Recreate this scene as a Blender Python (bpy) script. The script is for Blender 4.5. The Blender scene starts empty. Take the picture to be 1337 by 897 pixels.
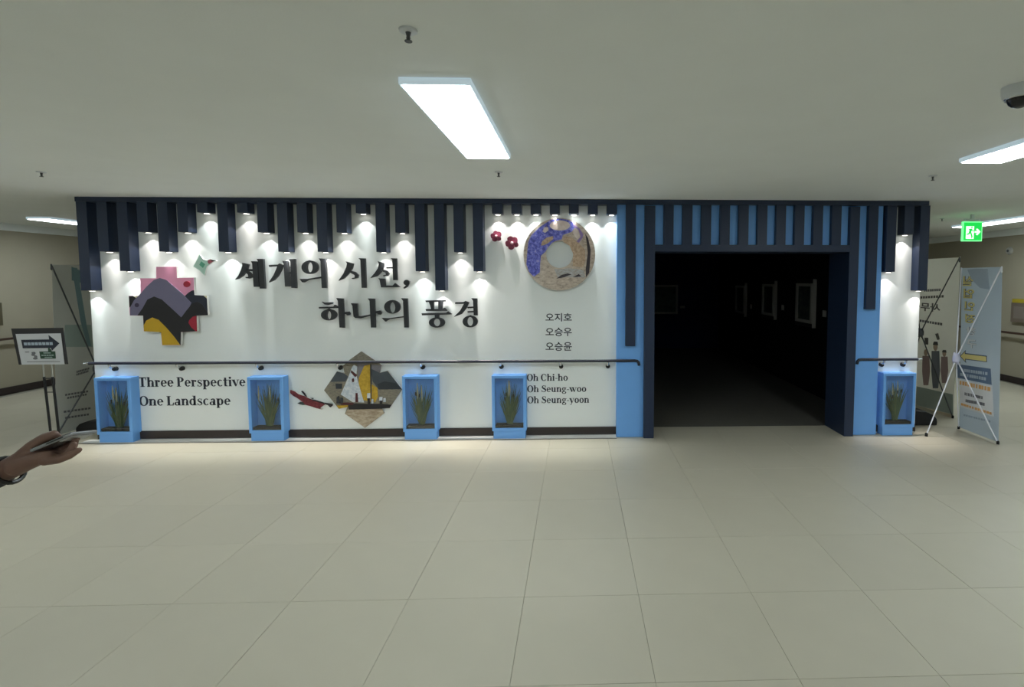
import bpy, bmesh, math, random
from mathutils import Vector, Matrix
random.seed(7)
R = math.radians
scene = bpy.context.scene
COL = scene.collection

# ------------------------------------------------------------------ camera
# metres; x along the exhibition wall, y away from the camera, z up; camera above (0, 0)
EYE = 1.66
F, CX, CY = 680.0, 774.69, 407.69          # focal length and principal point, pixels of a 1337 x 897 frame
YAW, PITCH = 0.0327, 0.063
W0, H0 = 1337.0, 897.0
fwd = Vector((math.sin(YAW)*math.cos(PITCH), math.cos(YAW)*math.cos(PITCH), -math.sin(PITCH)))
rgt = Vector((math.cos(YAW), -math.sin(YAW), 0.0))
dwn = fwd.cross(rgt)
cam_d = bpy.data.cameras.new('camera')
cam = bpy.data.objects.new('camera', cam_d); COL.objects.link(cam)
cam_d.sensor_fit = 'HORIZONTAL'; cam_d.sensor_width = 36.0
cam_d.lens = F/W0*36.0
cam_d.shift_x = (W0/2-CX)/W0
cam_d.shift_y = -(H0/2-CY)/W0
cam_d.clip_start = 0.02; cam_d.clip_end = 200
up = -dwn
cam.matrix_world = Matrix(((rgt.x, up.x, -fwd.x, 0), (rgt.y, up.y, -fwd.y, 0), (rgt.z, up.z, -fwd.z, EYE), (0, 0, 0, 1)))
scene.camera = cam

# ------------------------------------------------------------------ world, exposure
wd = bpy.data.worlds.new('world'); scene.world = wd
wd.use_nodes = True
wd.node_tree.nodes['Background'].inputs[0].default_value = (0.75, 0.8, 0.85, 1)
wd.node_tree.nodes['Background'].inputs[1].default_value = 0.03
scene.view_settings.view_transform = 'Standard'
scene.view_settings.look = 'None'
scene.view_settings.gamma = 1.0
scene.view_settings.use_curve_mapping = False
scene.view_settings.exposure = 0.45
PANEL_E = 17.0      # glow of the ceiling panels
SPOT_W = 29.0        # watts of one slat downlight

# ------------------------------------------------------------------ helpers
def ray(px, py):
    return (fwd + rgt*((px-CX)/F) + dwn*((py-CY)/F))
O = Vector((0, 0, EYE))
def aty(px, py, y):
    d = ray(px, py); return O + d*(y/d.y)
def atz(px, py, z):
    d = ray(px, py); return O + d*((z-EYE)/d.z)
def atx(px, py, x):
    d = ray(px, py); return O + d*(x/d.x)
def toimg(p):
    v = Vector(p)-O; dz = v.dot(fwd)
    return (CX+F*v.dot(rgt)/dz, CY+F*v.dot(dwn)/dz) if dz > 0.05 else None

def lin(c):
    c = c/255.0
    return c/12.92 if c <= 0.04045 else ((c+0.055)/1.055)**2.4
MATS = {}
def mat(name, rgb, rough=0.6, metal=0.0, var=0.06, scale=8.0, bump=0.0, bscale=200.0, emit=0.0, spec=0.5, rnd=0.0):
    if name in MATS: return MATS[name]
    m = bpy.data.materials.new(name); m.use_nodes = True; MATS[name] = m
    nt = m.node_tree; b = nt.nodes['Principled BSDF']
    c = [lin(v) for v in rgb]
    tc = nt.nodes.new('ShaderNodeTexCoord')
    n = nt.nodes.new('ShaderNodeTexNoise'); n.inputs['Scale'].default_value = scale; n.inputs['Detail'].default_value = 4
    nt.links.new(tc.outputs['Object'], n.inputs['Vector'])
    mx = nt.nodes.new('ShaderNodeMix'); mx.data_type = 'RGBA'
    mx.inputs[6].default_value = [max(0, v*(1-var)) for v in c]+[1]
    mx.inputs[7].default_value = [min(1, v*(1+var)) for v in c]+[1]
    nt.links.new(n.outputs['Fac'], mx.inputs[0])
    out = mx.outputs[2]
    if rnd:
        oi = nt.nodes.new('ShaderNodeObjectInfo')
        hs = nt.nodes.new('ShaderNodeHueSaturation')
        mr = nt.nodes.new('ShaderNodeMapRange'); mr.inputs[3].default_value = 1-rnd; mr.inputs[4].default_value = 1+rnd
        nt.links.new(oi.outputs['Random'], mr.inputs[0]); nt.links.new(mr.outputs[0], hs.inputs['Value'])
        nt.links.new(out, hs.inputs['Color']); out = hs.outputs[0]
    nt.links.new(out, b.inputs['Base Color'])
    b.inputs['Roughness'].default_value = rough; b.inputs['Metallic'].default_value = metal
    b.inputs['Specular IOR Level'].default_value = spec
    if emit:
        b.inputs['Emission Color'].default_value = c+[1]; b.inputs['Emission Strength'].default_value = emit
    if bump:
        n2 = nt.nodes.new('ShaderNodeTexNoise'); n2.inputs['Scale'].default_value = bscale; n2.inputs['Detail'].default_value = 3
        nt.links.new(tc.outputs['Object'], n2.inputs['Vector'])
        bp = nt.nodes.new('ShaderNodeBump'); bp.inputs['Strength'].default_value = bump; bp.inputs['Distance'].default_value = 0.002
        nt.links.new(n2.outputs['Fac'], bp.inputs['Height']); nt.links.new(bp.outputs[0], b.inputs['Normal'])
    return m
def patch_mat(name, stops, scale=30.0, rough=0.6, stretch=(1, 1, 1)):
    """painted surface: noise through a colour ramp"""
    m = bpy.data.materials.new(name); m.use_nodes = True; MATS[name] = m
    nt = m.node_tree; b = nt.nodes['Principled BSDF']
    tc = nt.nodes.new('ShaderNodeTexCoord'); mp = nt.nodes.new('ShaderNodeMapping')
    mp.inputs['Scale'].default_value = stretch
    n = nt.nodes.new('ShaderNodeTexNoise'); n.inputs['Scale'].default_value = scale; n.inputs['Detail'].default_value = 6; n.inputs['Roughness'].default_value = 0.65
    rp = nt.nodes.new('ShaderNodeValToRGB')
    nt.links.new(tc.outputs['Object'], mp.inputs['Vector']); nt.links.new(mp.outputs[0], n.inputs['Vector'])
    nt.links.new(n.outputs['Fac'], rp.inputs[0]); nt.links.new(rp.outputs[0], b.inputs['Base Color'])
    el = rp.color_ramp.elements
    while len(el) < len(stops): el.new(0.5)
    for e, (p, c) in zip(el, stops):
        e.position = p; e.color = [lin(v) for v in c]+[1]
    b.inputs['Roughness'].default_value = rough
    return m

def place(o, parent):
    COL.objects.link(o)
    if parent: o.parent = parent
def worldloc(o):
    v = Vector((0, 0, 0))
    while o:
        v += o.location; o = o.parent
    return v
def tag(o, label=None, cat=None, group=None, kind=None):
    if label: o['label'] = label
    if cat: o['category'] = cat
    if group: o['group'] = group
    if kind: o['kind'] = kind
    return o
def thing(name, loc, label, cat, group=None):
    e = bpy.data.objects.new(name, None); e.location = loc; e.empty_display_size = 0.1
    COL.objects.link(e); return tag(e, label, cat, group)

class B:
    """collects polygons in world coordinates, builds ONE mesh object"""
    def __init__(s): s.v = []; s.f = []
    def add(s, vs, fs):
        n = len(s.v); s.v += [Vector(v) for v in vs]; s.f += [[i+n for i in f] for f in fs]; return s
    def box(s, x0, x1, y0, y1, z0, z1):
        return s.add([(x0, y0, z0), (x1, y0, z0), (x1, y1, z0), (x0, y1, z0), (x0, y0, z1), (x1, y0, z1), (x1, y1, z1), (x0, y1, z1)],
                     [(0, 3, 2, 1), (4, 5, 6, 7), (0, 1, 5, 4), (1, 2, 6, 5), (2, 3, 7, 6), (3, 0, 4, 7)])
    def obox(s, c, ax, ay, az):
        """box from centre and three half axes"""
        c = Vector(c); vs = []
        for k in (-1, 1):
            for (i, j) in ((-1, -1), (1, -1), (1, 1), (-1, 1)):
                vs.append(c+ax*i+ay*j+az*k)
        return s.add(vs, [(0, 3, 2, 1), (4, 5, 6, 7), (0, 1, 5, 4), (1, 2, 6, 5), (2, 3, 7, 6), (3, 0, 4, 7)])
    def slab(s, pts, off):
        """polygon (3-D points) extruded by a vector"""
        pts = [Vector(p) for p in pts]; n = len(pts); off = Vector(off)
        nrm = Vector((0, 0, 0))
        for i in range(n):
            a, b = pts[i], pts[(i+1) % n]; nrm += a.cross(b)
        if nrm.dot(off) > 0: pts.reverse()
        vs = pts+[p+off for p in pts]
        fs = [list(range(n)), list(range(2*n-1, n-1, -1))]
        for i in range(n):
            j = (i+1) % n; fs.append([j, i, i+n, j+n])
        return s.add(vs, fs)
    def strip(s, outer, inner, off, closed=True):
        """band between two equal-length loops, extruded"""
        n = len(outer); off = Vector(off)
        for i in range(n if closed else n-1):
            j = (i+1) % n
            s.slab([outer[i], outer[j], inner[j], inner[i]], off)
        return s
    def tube(s, pts, rad, seg=10, caps=True):
        pts = [Vector(p) for p in pts]; n = len(pts)
        rads = rad if isinstance(rad, (list, tuple)) else [rad]*n
        base = len(s.v); prev = None
        for i, p in enumerate(pts):
            d = (pts[min(i+1, n-1)]-pts[max(i-1, 0)]).normalized()
            if prev is None:
                a = d.orthogonal().normalized()
            else:
                a = (prev-d*prev.dot(d)).normalized()
            prev = a; b = d.cross(a)
            for k in range(seg):
                t = 2*math.pi*k/seg
                s.v.append(p+(a*math.cos(t)+b*math.sin(t))*rads[i])
        for i in range(n-1):
            for k in range(seg):
                k2 = (k+1) % seg
                s.f.append([base+i*seg+k, base+i*seg+k2, base+(i+1)*seg+k2, base+(i+1)*seg+k])
        if caps:
            s.f.append([base+k for k in range(seg)][::-1]); s.f.append([base+(n-1)*seg+k for k in range(seg)])
        return s
    def lathe(s, c, prof, axis='z', seg=24):
        """prof: (radius, height) rows"""
        c = Vector(c); base = len(s.v)
        for (r, h) in prof:
            for k in range(seg):
                t = 2*math.pi*k/seg; u, w = r*math.cos(t), r*math.sin(t)
                s.v.append(c+(Vector((u, w, h)) if axis == 'z' else Vector((u, h, w)) if axis == 'y' else Vector((h, u, w))))
        for i in range(len(prof)-1):
            for k in range(seg):
                k2 = (k+1) % seg
                s.f.append([base+i*seg+k, base+i*seg+k2, base+(i+1)*seg+k2, base+(i+1)*seg+k])
        s.f.append([base+k for k in range(seg)][::-1]); s.f.append([base+(len(prof)-1)*seg+k for k in range(seg)])
        return s
    def cone(s, p0, r0, p1, r1, seg=12, rows=4):
        """capsule with two radii"""
        p0, p1 = Vector(p0), Vector(p1); d = (p1-p0); L = d.length or 1e-6; d = d/L
        a = d.orthogonal().normalized(); b = d.cross(a); base = len(s.v); rr = []
        for i in range(1, rows+1):
            t = math.pi/2*i/rows; rr.append((-math.cos(t)*r0, math.sin(t)*r0))
        for i in range(0, rows):
            t = math.pi/2*i/rows; rr.append((L+math.sin(t)*r1, math.cos(t)*r1))
        s.v.append(p0-d*r0)
        for (h, r) in rr:
            for k in range(seg):
                t = 2*math.pi*k/seg; s.v.append(p0+d*h+(a*math.cos(t)+b*math.sin(t))*r)
        s.v.append(p1+d*r1); n = len(rr)
        for k in range(seg):
            k2 = (k+1) % seg
            s.f.append([base, base+1+k2, base+1+k])
            for i in range(n-1):
                s.f.append([base+1+i*seg+k, base+1+i*seg+k2, base+1+(i+1)*seg+k2, base+1+(i+1)*seg+k])
            s.f.append([base+1+(n-1)*seg+k, base+1+(n-1)*seg+k2, base+1+n*seg])
        return s
    def build(s, name, m, parent=None, smooth=False, bevel=0.0, kind=None):
        off = worldloc(parent) if parent else Vector((0, 0, 0))
        if parent is None and s.v:           # a thing's origin sits at its base centre
            xs = [v.x for v in s.v]; ys = [v.y for v in s.v]; zs = [v.z for v in s.v]
            off = Vector(((min(xs)+max(xs))/2, (min(ys)+max(ys))/2, min(zs)))
        me = bpy.data.meshes.new(name)
        me.from_pydata([v-off for v in s.v], [], s.f)
        bm = bmesh.new(); bm.from_mesh(me)
        bmesh.ops.recalc_face_normals(bm, faces=bm.faces)
        big = [f for f in bm.faces if len(f.verts) > 4]
        if big: bmesh.ops.triangulate(bm, faces=big)
        bm.to_mesh(me); bm.free()
        if smooth:
            me.polygons.foreach_set('use_smooth', [True]*len(me.polygons))
            me.set_sharp_from_angle(angle=R(40))
        me.materials.append(m)
        o = bpy.data.objects.new(name, me)
        if parent is None: o.location = off
        place(o, parent)
        if bevel:
            md = o.modifiers.new('bevel', 'BEVEL'); md.width = bevel; md.segments = 2; md.limit_method = 'ANGLE'
        if kind: o['kind'] = kind
        return o
def ell(cx, cy, rx, ry, n=28, a0=0, a1=360, closed=True):
    k = n if closed else n-1
    return [(cx+rx*math.cos(R(a0+(a1-a0)*i/k)), cy+ry*math.sin(R(a0+(a1-a0)*i/k))) for i in range(n)]

# ------------------------------------------------------------------ materials
M_white = mat('white_panel', (238, 243, 243), 0.55, var=0.015, scale=3)
M_navy = mat('navy_paint', (33, 48, 76), 0.45, var=0.06, scale=14)
M_blue = mat('sky_blue_paint', (116, 176, 246), 0.5, var=0.04, scale=6)
M_ceil = mat('ceiling_paint', (240, 244, 243), 0.9, var=0.03, scale=3, bump=0.15, bscale=120)
M_wall = mat('beige_wall', (166, 159, 140), 0.85, var=0.04, scale=5, bump=0.1, bscale=150)
M_skirt = mat('dark_brown_skirting', (52, 44, 42), 0.5, var=0.1)
M_tile = mat('floor_tile', (184, 178, 160), 0.42, var=0.035, scale=5, bump=0.06, bscale=60, rnd=0.025)
M_grout = mat('floor_joint', (164, 160, 146), 0.8)
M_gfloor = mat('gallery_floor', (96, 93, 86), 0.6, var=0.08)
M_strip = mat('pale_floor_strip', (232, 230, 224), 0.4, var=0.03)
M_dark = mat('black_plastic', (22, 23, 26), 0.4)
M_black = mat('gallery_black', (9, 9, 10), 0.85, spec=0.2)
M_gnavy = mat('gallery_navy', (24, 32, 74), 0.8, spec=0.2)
M_letter = mat('letter_charcoal', (42, 45, 50), 0.45, var=0.08, scale=20)
M_print = mat('print_navy', (38, 44, 58), 0.6)
M_chrome = mat('chrome', (205, 208, 212), 0.18, metal=1.0, var=0.02)
M_rail = mat('rail_navy', (34, 38, 54), 0.35, var=0.08, scale=30)
M_diff = mat('lamp_diffuser', (238, 250, 255), 0.5, var=0.0, emit=PANEL_E)
M_rim = mat('lamp_opal_rim', (205, 224, 236), 0.4, var=0.0, emit=0.3)
M_lampbody = mat('lamp_housing', (216, 222, 228), 0.4)
M_spot = mat('spot_lens', (255, 250, 240), 0.3, var=0.0, emit=4.0)

# ------------------------------------------------------------------ the setting
D = 5.333                     # front plane of slats, door frame
BLY = D+0.05                  # blue panels
WH = D+0.12                   # white panels
GY = D+0.43                   # inner face of the doorway
ZC = aty(600, 259.2, D-0.01).z # ceiling
P, X0 = 0.1935, -4.9108       # slat pitch
XL, XR = -8.25, 7.03          # side walls of the hall
YB, YF = -4.2, 22.0           # wall behind the camera, end of the side corridors
WXL = aty(117.8, 385, WH).x   # ends of the exhibition block
WXR = aty(1200.8, 390, WH).x
BX0 = aty(805.2, 420, BLY).x  # blue starts
BX1 = aty(1148.5, 420, BLY).x # blue ends
SW = 0.1                      # slat width
PX_L = X0+29*P; PX_R = X0+40*P
ZLT = aty(950, 319.6, D).z; ZLB = aty(950, 328.6, D).z

# floor: base slab and tiles; the tiles that show largest are single pieces
fl = B().box(XL-0.1, XR+0.1, YB-0.1, YF, -0.12, -0.012).build('floor', M_grout)
tag(fl, 'beige grey square-tiled floor of the hall', kind='structure')
TS, TX, TY = 0.6, -0.8762, 4.4386
tm = None
cells = []
i0, i1 = math.ceil((XL-TX)/TS), math.floor((XR-TX)/TS)
for i in range(i0, i1):
    for j in range(-29, 14):
        xa, ya = TX+TS*i, TY-TS*j
        if ya < YB or ya+TS > YF: continue
        inside = WXL-0.05 < xa+TS/2 < WXR+0.05 and ya+TS/2 > WH
        pts = [toimg((xa+a, ya+b, 0)) for a in (0, TS) for b in (0, TS)]
        size = -1
        if all(pts):
            ux = [p[0] for p in pts]; uy = [p[1] for p in pts]
            if max(ux) > 0 and min(ux) < W0 and min(uy) < H0 and max(uy) > 0 and not inside:
                size = (max(ux)-min(ux))*(max(uy)-min(uy))
        cells.append((size, xa, ya))
cells.sort(reverse=True)
g = 0.0007
rest = B()
tb = B().box(g, TS-g, g, TS-g, -0.012, 0)
proto = None
for n, (size, xa, ya) in enumerate(cells):
    if size > 0 and n < 240:
        if proto is None:
            me = bpy.data.meshes.new('floor_tile'); me.from_pydata(tb.v, [], tb.f)
            bm = bmesh.new(); bm.from_mesh(me)
            bmesh.ops.bevel(bm, geom=[e for e in bm.edges if all(v.co.z > -0.001 for v in e.verts)], offset=0.001, segments=1, affect='EDGES')
            bmesh.ops.recalc_face_normals(bm, faces=bm.faces); bm.to_mesh(me); bm.free()
            me.materials.append(M_tile); proto = me
        o = bpy.data.objects.new('floor_tile', proto)
        o.location = Vector((xa, ya, random.uniform(-0.0006, 0.0)))-fl.location
        place(o, fl)
    else:
        rest.box(xa+g, xa+TS-g, ya+g, ya+TS-g, -0.012, -0.0005)
rest.build('floor_tile_field', M_tile, fl, kind='stuff')

tag(B().box(XL-0.1, XR+0.1, YB-0.1, YF, ZC, ZC+0.1).build('ceiling', M_ceil), 'smooth off-white ceiling', kind='structure')
def struct(b, name, m, label, bevel=0.0, parent=None):
    o = b.build(name, m, parent, bevel=bevel)
    if not parent: tag(o, label, kind='structure')
    return o
struct(B().box(XL-0.1, XL, YB, YF, 0, ZC), 'wall_left', M_wall, 'beige wall of the left corridor')
struct(B().box(XR, XR+0.1, YB, YF, 0, ZC), 'wall_right', M_wall, 'beige wall of the right corridor')
struct(B().box(XL, XR, YB-0.1, YB, 0, ZC), 'wall_back', M_wall, 'beige wall behind the viewer')
struct(B().box(XL, WXL, YF-0.1, YF, 0, ZC).box(WXR, XR, YF-0.1, YF, 0, ZC), 'wall_end', M_wall, 'far end walls of both side corridors')
ZT = 2.365
struct(B().box(XL, XL+0.03, YB, YF-0.1, ZT, ZC), 'trim_1', M_ceil, 'pale band along the top of the left corridor wall')
struct(B().box(XR-0.03, XR, YB, YF-0.1, ZT, ZC), 'trim_2', M_ceil, 'pale band along the top of the right corridor wall')
struct(B().box(XL, XL+0.015, YB, YF-0.1, 0, 0.1), 'baseboard_left', M_skirt, 'dark brown baseboard of the left corridor wall')
struct(B().box(XR-0.015, XR, YB, YF-0.1, 0, 0.1), 'baseboard_right', M_skirt, 'dark brown baseboard of the right corridor wall')

# exhibition block: white wall panels, blue panels, side and inner walls
ZS = aty(450, 364.5, WH).z
wf = struct(B().box(WXL, BX0+0.01, WH+0.004, WH+0.06, 0, ZC), 'wall_front', M_white, 'white exhibition wall carrying the title')
B().box(WXL, BX0+0.01, WH, WH+0.004, 0, ZS-0.0006).build('wall_panel', M_white, wf)
B().box(WXL, BX0+0.01, WH, WH+0.004, ZS+0.0006, ZC).build('wall_panel', M_white, wf)
struct(B().box(BX1-0.01, WXR, WH, WH+0.06, 0, ZC), 'wall_front_right', M_white, 'narrow white wall panel at the right end of the exhibition front')
struct(B().box(BX0, PX_L+0.02, BLY, WH+0.06, 0, ZC), 'wall_blue_left', M_blue, 'sky blue wall panel left of the doorway', 0.002)
struct(B().box(PX_R+SW-0.02, BX1, BLY, WH+0.06, 0, ZC), 'wall_blue_right', M_blue, 'sky blue wall panel right of the doorway', 0.002)
struct(B().box(PX_L+0.02, PX_R+SW-0.02, BLY, WH+0.06, ZLB+0.02, ZC), 'wall_blue_over_door', M_blue, 'sky blue wall strip above the doorway')
struct(B().box(WXL, WXL+0.1, WH+0.06, YF, 0, ZC), 'wall_block_left', M_wall, 'side wall of the exhibition block along the left corridor')
struct(B().box(WXR-0.1, WXR, WH+0.06, YF, 0, ZC), 'wall_block_right', M_wall, 'side wall of the exhibition block along the right corridor')
# skirting on the white wall and the pale floor strip before it
ZK = aty(450, 560.5, WH-0.012).z
struct(B().box(WXL, BX0, WH-0.012, WH, 0.015, ZK), 'baseboard_front', M_skirt, 'dark brown skirting along the white exhibition wall')
struct(B().box(BX1, WXR, WH-0.012, WH, 0.015, ZK), 'baseboard_front_right', M_skirt, 'dark skirting behind the rightmost planter case')
struct(B().box(WXL-0.1, BX0, D+0.012, WH, 0.0, 0.008), 'trim_3', M_strip, 'pale strip at the foot of the white exhibition wall')
struct(B().box(WXL-0.1, BX0, D+0.002, D+0.012, 0.0, 0.003), 'trim_4', M_skirt, 'thin dark seam along the pale floor strip')

# gallery room behind the doorway
GXL, GXR, GYB = -1.2, 3.42, 12.4
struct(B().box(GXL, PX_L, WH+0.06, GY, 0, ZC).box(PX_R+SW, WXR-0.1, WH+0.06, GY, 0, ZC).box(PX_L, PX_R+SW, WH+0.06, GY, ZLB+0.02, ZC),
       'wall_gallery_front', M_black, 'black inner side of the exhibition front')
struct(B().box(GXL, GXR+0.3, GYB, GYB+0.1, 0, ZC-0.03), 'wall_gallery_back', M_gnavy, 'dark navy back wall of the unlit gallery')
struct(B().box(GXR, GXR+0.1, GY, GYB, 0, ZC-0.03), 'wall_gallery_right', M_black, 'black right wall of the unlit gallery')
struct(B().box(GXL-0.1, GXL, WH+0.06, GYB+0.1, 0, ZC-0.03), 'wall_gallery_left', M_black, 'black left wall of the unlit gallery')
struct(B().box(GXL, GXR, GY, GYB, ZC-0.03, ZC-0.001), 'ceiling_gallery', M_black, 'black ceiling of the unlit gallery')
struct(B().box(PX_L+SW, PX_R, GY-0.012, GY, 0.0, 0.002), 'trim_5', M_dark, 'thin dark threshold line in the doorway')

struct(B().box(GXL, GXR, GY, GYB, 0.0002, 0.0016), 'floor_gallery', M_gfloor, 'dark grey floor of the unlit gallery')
# door frame
df = thing('door_1', ((PX_L+PX_R+SW)/2, D+0.2, 0), 'navy painted frame of the open gallery doorway', 'door frame')
df['kind'] = 'structure'; del df['category']
B().box(PX_L, PX_L+SW+0.006, D, GY, 0, ZC-0.06).build('post', M_navy, df, bevel=0.002)
B().box(PX_R, PX_R+SW, D, GY, 0, ZC-0.06).build('post', M_navy, df, bevel=0.002)
B().box(PX_L+SW+0.006, PX_R, D, GY, ZLB, ZLT).build('lintel', M_navy, df, bevel=0.002)

# ------------------------------------------------------------------ slat canopy with downlights
def beam(ld):
    """photometric profile of a narrow reflector lamp: strong core, weak wide spill, over the cosine of the beam angle"""
    ld.use_nodes = True; nt = ld.node_tree; em = nt.nodes['Emission']
    tc = nt.nodes.new('ShaderNodeTexCoord'); sp = nt.nodes.new('ShaderNodeSeparateXYZ'); ab = nt.nodes.new('ShaderNodeMath'); ab.operation = 'ABSOLUTE'
    rp = nt.nodes.new('ShaderNodeValToRGB'); el = rp.color_ramp.elements
    prof = [(0.66, 0.062), (0.76, 0.072), (0.84, 0.085), (0.92, 0.13), (0.965, 0.28), (0.987, 0.85), (1.0, 1.0)]
    while len(el) < len(prof): el.new(0.5)
    for e, (p, v) in zip(el, prof): e.position = p; e.color = (v, v, v, 1)
    nt.links.new(tc.outputs['Normal'], sp.inputs[0]); nt.links.new(sp.outputs[2], ab.inputs[0])
    nt.links.new(ab.outputs[0], rp.inputs[0]); nt.links.new(rp.outputs[0], em.inputs['Strength'])
HX0 = aty(97, 260, D-0.012).x; HX1 = aty(1213.6, 264, D-0.012).x
ZH = aty(600, 265.4, D-0.012).z
can = thing('slat_canopy', ((HX0+HX1)/2, D+0.05, ZH), 'navy header along the ceiling with hanging slats of uneven length', 'slat canopy')
B().box(HX0, HX1, D-0.012, WH+0.03, ZH, ZC-0.0005).build('header', M_navy, can, bevel=0.003)
lv = [4, 2, 3, 1, 2, 1, 0, 2, 0, 1, 2, 1, 2, 1, 0, 2, 1, 3, 4, 2, 3]
Q0, DZ = 2.3228, 0.1934
slats = {i: Q0-DZ*k for i, k in enumerate(lv)}
for i in range(21, 28): slats[i] = Q0
slats[28] = aty(818, 452, D).z
for i in range(30, 40): slats[i] = ZLT-0.001
slats[41] = aty(1132, 404, D).z; slats[42] = aty(1158, 355, D).z; slats[43] = aty(1180, 306, D).z; slats[44] = aty(1200, 379.5, D).z
M_slat = M_navy
for i, zb in slats.items():
    xa = X0+P*i-(0.036 if i == 44 else 0.01 if i == 43 else 0)
    w = SW
    back = WH-0.0005 if (i < 28 or i in (43, 44)) else BLY-0.0005
    if i == 27: w = 0.1
    if i == 42: back = WH-0.0005
    b = B()
    lit = i < 28 or i >= 42
    s = b.box(xa, xa+w, D, back, zb, ZH+0.002).build('slat', M_slat, can, bevel=0.0015)
    if lit:
        lx, ly = xa+w/2, D+0.065
        if i == 42: lx = xa+w-0.03
        B().lathe((lx, ly, zb-0.006), [(0.03, 0.0), (0.034, 0.002), (0.034, 0.0058)], seg=18).build('spot_trim', M_dark, s, smooth=True)
        B().lathe((lx, ly, zb-0.009), [(0.012, 0.0), (0.024, 0.0015), (0.026, 0.0033)], seg=16).build('spot_lens', M_spot, s, smooth=True)
        ld = bpy.data.lights.new('slat_spot', 'SPOT'); ld.energy = SPOT_W*random.uniform(0.85, 1.15)
        warm = random.random()
        ld.color = (1.0, 0.96-0.03*(warm > 0.6), 0.9-0.02*(warm > 0.6)) if warm > 0.5 else (0.95, 1.0, 0.97)
        ld.spot_size = R(96); ld.spot_blend = 0.1; ld.shadow_soft_size = 0.01
        beam(ld)
        lo = bpy.data.objects.new('slat_spot', ld)
        lo.location = Vector((lx, ly, zb-0.012))-worldloc(s)
        place(lo, s)
        lo.rotation_euler = (R(-5), 0, 0)

# ------------------------------------------------------------------ ceiling panel lights
def panel(xc, y0, label, L=1.27, w=0.265):
    zb = ZC-0.032
    t = thing('ceiling_light', (xc, y0+L/2, zb), label, 'ceiling light', 'long LED ceiling panels')
    B().box(xc-w/2-0.012, xc+w/2+0.012, y0-0.012, y0+L+0.012, zb+0.004, ZC-0.0003).build('housing', M_rim, t, bevel=0.003)
    B().box(xc-w/2, xc+w/2, y0, y0+L, zb, zb+0.004).build('diffuser', M_diff, t)
pn = atz(572, 113, ZC-0.032); pf = atz(635, 207, ZC-0.032)
LX = (pn.x+pf.x)/2; LY0 = pn.y; LLEN = pf.y-pn.y
panel(LX, LY0, 'long LED panel on the ceiling above the middle of the title wall', LLEN)
r1 = atz(1281, 213, ZC-0.032)
panel(r1.x, r1.y-LLEN, 'long LED panel at the right edge, nearest to the dome camera', LLEN)
r2 = atz(1255, 297.5, ZC-0.032)
panel(r2.x, r2.y-LLEN*1.3, 'long LED panel seen behind the green exit sign', LLEN*1.3)
l1 = atz(50, 286.5, ZC-0.032)
panel(l1.x, l1.y, 'long LED panel over the left corridor', LLEN)
for (x, y, s) in ((LX-3.3, LY0, 'over the standing person'), (LX-6.6, LY0, 'nearest the left wall'),
                  (LX-3.3, LY0-4.4, 'behind the viewer on the left'), (LX, LY0-4.4, 'straight behind the viewer'),
                  (LX+3.3, LY0-4.4, 'behind the viewer on the right'), (r2.x, LY0, 'nearest the right wall'),
                  (LX-6.6, LY0-4.4, 'rear left corner'), (r2.x, LY0-4.4, 'rear right corner')):
    panel(x, y, 'long LED ceiling panel out of the frame, '+s, LLEN)  # unseen, continuing the ceiling grid; more added behind to lift the ceiling light

# ------------------------------------------------------------------ handrails
def rail(x0, x1, z, y, wall, brackets, label, bend_left=False, tip_left=True):
    t = thing('handrail', ((x0+x1)/2, y, z-0.05), label, 'handrail', 'handrails on the exhibition front')
    r = 0.015
    pts = [(x0, y, z), (x1, y, z)]
    if not bend_left:
        pts = [(x0, y, z), (x1-0.05, y, z), (x1-0.02, y, z-0.004), (x1-0.006, y, z-0.018), (x1, y, z-0.05)]
        tipx = x0
    else:
        pts = [(x0, y, z-0.05), (x0+0.006, y, z-0.018), (x0+0.02, y, z-0.004), (x0+0.05, y, z), (x1, y, z)]
        tipx = x1
    B().tube(pts, r, 14).build('rail', M_rail, t, smooth=True)
    B().lathe((tipx-(0.05 if not bend_left else 0), y, z), [(0.008, 0), (0.0135, 0.006), (0.0135, 0.044), (0.008, 0.05)], axis='x', seg=14).build('end_cap', M_chrome, t, smooth=True)
    for bx in brackets:
        br = B().lathe((bx, wall-0.03, z-0.066), [(0.021, 0), (0.023, 0.004), (0.023, 0.03)], axis='y', seg=18).build('bracket', M_dark, t, smooth=True)
        B().tube([(bx-0.006, wall-0.02, z-0.05), (bx-0.006, wall-0.05, z-0.048), (bx-0.005, y+0.006, z-0.036), (bx-0.005, y, z-0.012)], 0.0115, 10).build('bracket_arm', M_chrome, br, smooth=True)
RY = WH-0.075
zr = aty(500, 472.6, RY).z
bxs = [aty(px, 481, WH-0.03).x for px in (148.6, 236, 339.4, 443.7, 551.6, 654.5, 732.6, 793.8)]
rail(aty(116, 473, RY).x, aty(834.5, 472, RY).x, zr, RY, WH, bxs, 'long navy handrail running below the title across the white wall')
rail(aty(1119, 472, RY).x, aty(1198, 470, RY).x, zr, RY, WH, [aty(px, 476, WH-0.03).x for px in (1152, 1180)], 'short navy handrail right of the doorway', bend_left=True)
M_wood = mat('rail_wood', (70, 52, 44), 0.4)
def siderail(x, side, label, y0, y1):
    t = thing('handrail', (x, (y0+y1)/2, 0.7), label, 'handrail')
    B().box(min(x, x-side*0.03)-0.0, max(x, x-side*0.03), y0, y1, 0.79, 0.825).build('rail', M_wood, t, bevel=0.008)
    y = y0+0.4
    while y < y1:
        B().tube([(x-side*0.015, y, 0.80), (x-side*0.015, y, 0.74), (x+side*0.075, y, 0.73)], 0.012, 8).build('bracket', M_chrome, t, smooth=True)
        y += 1.2
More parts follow.
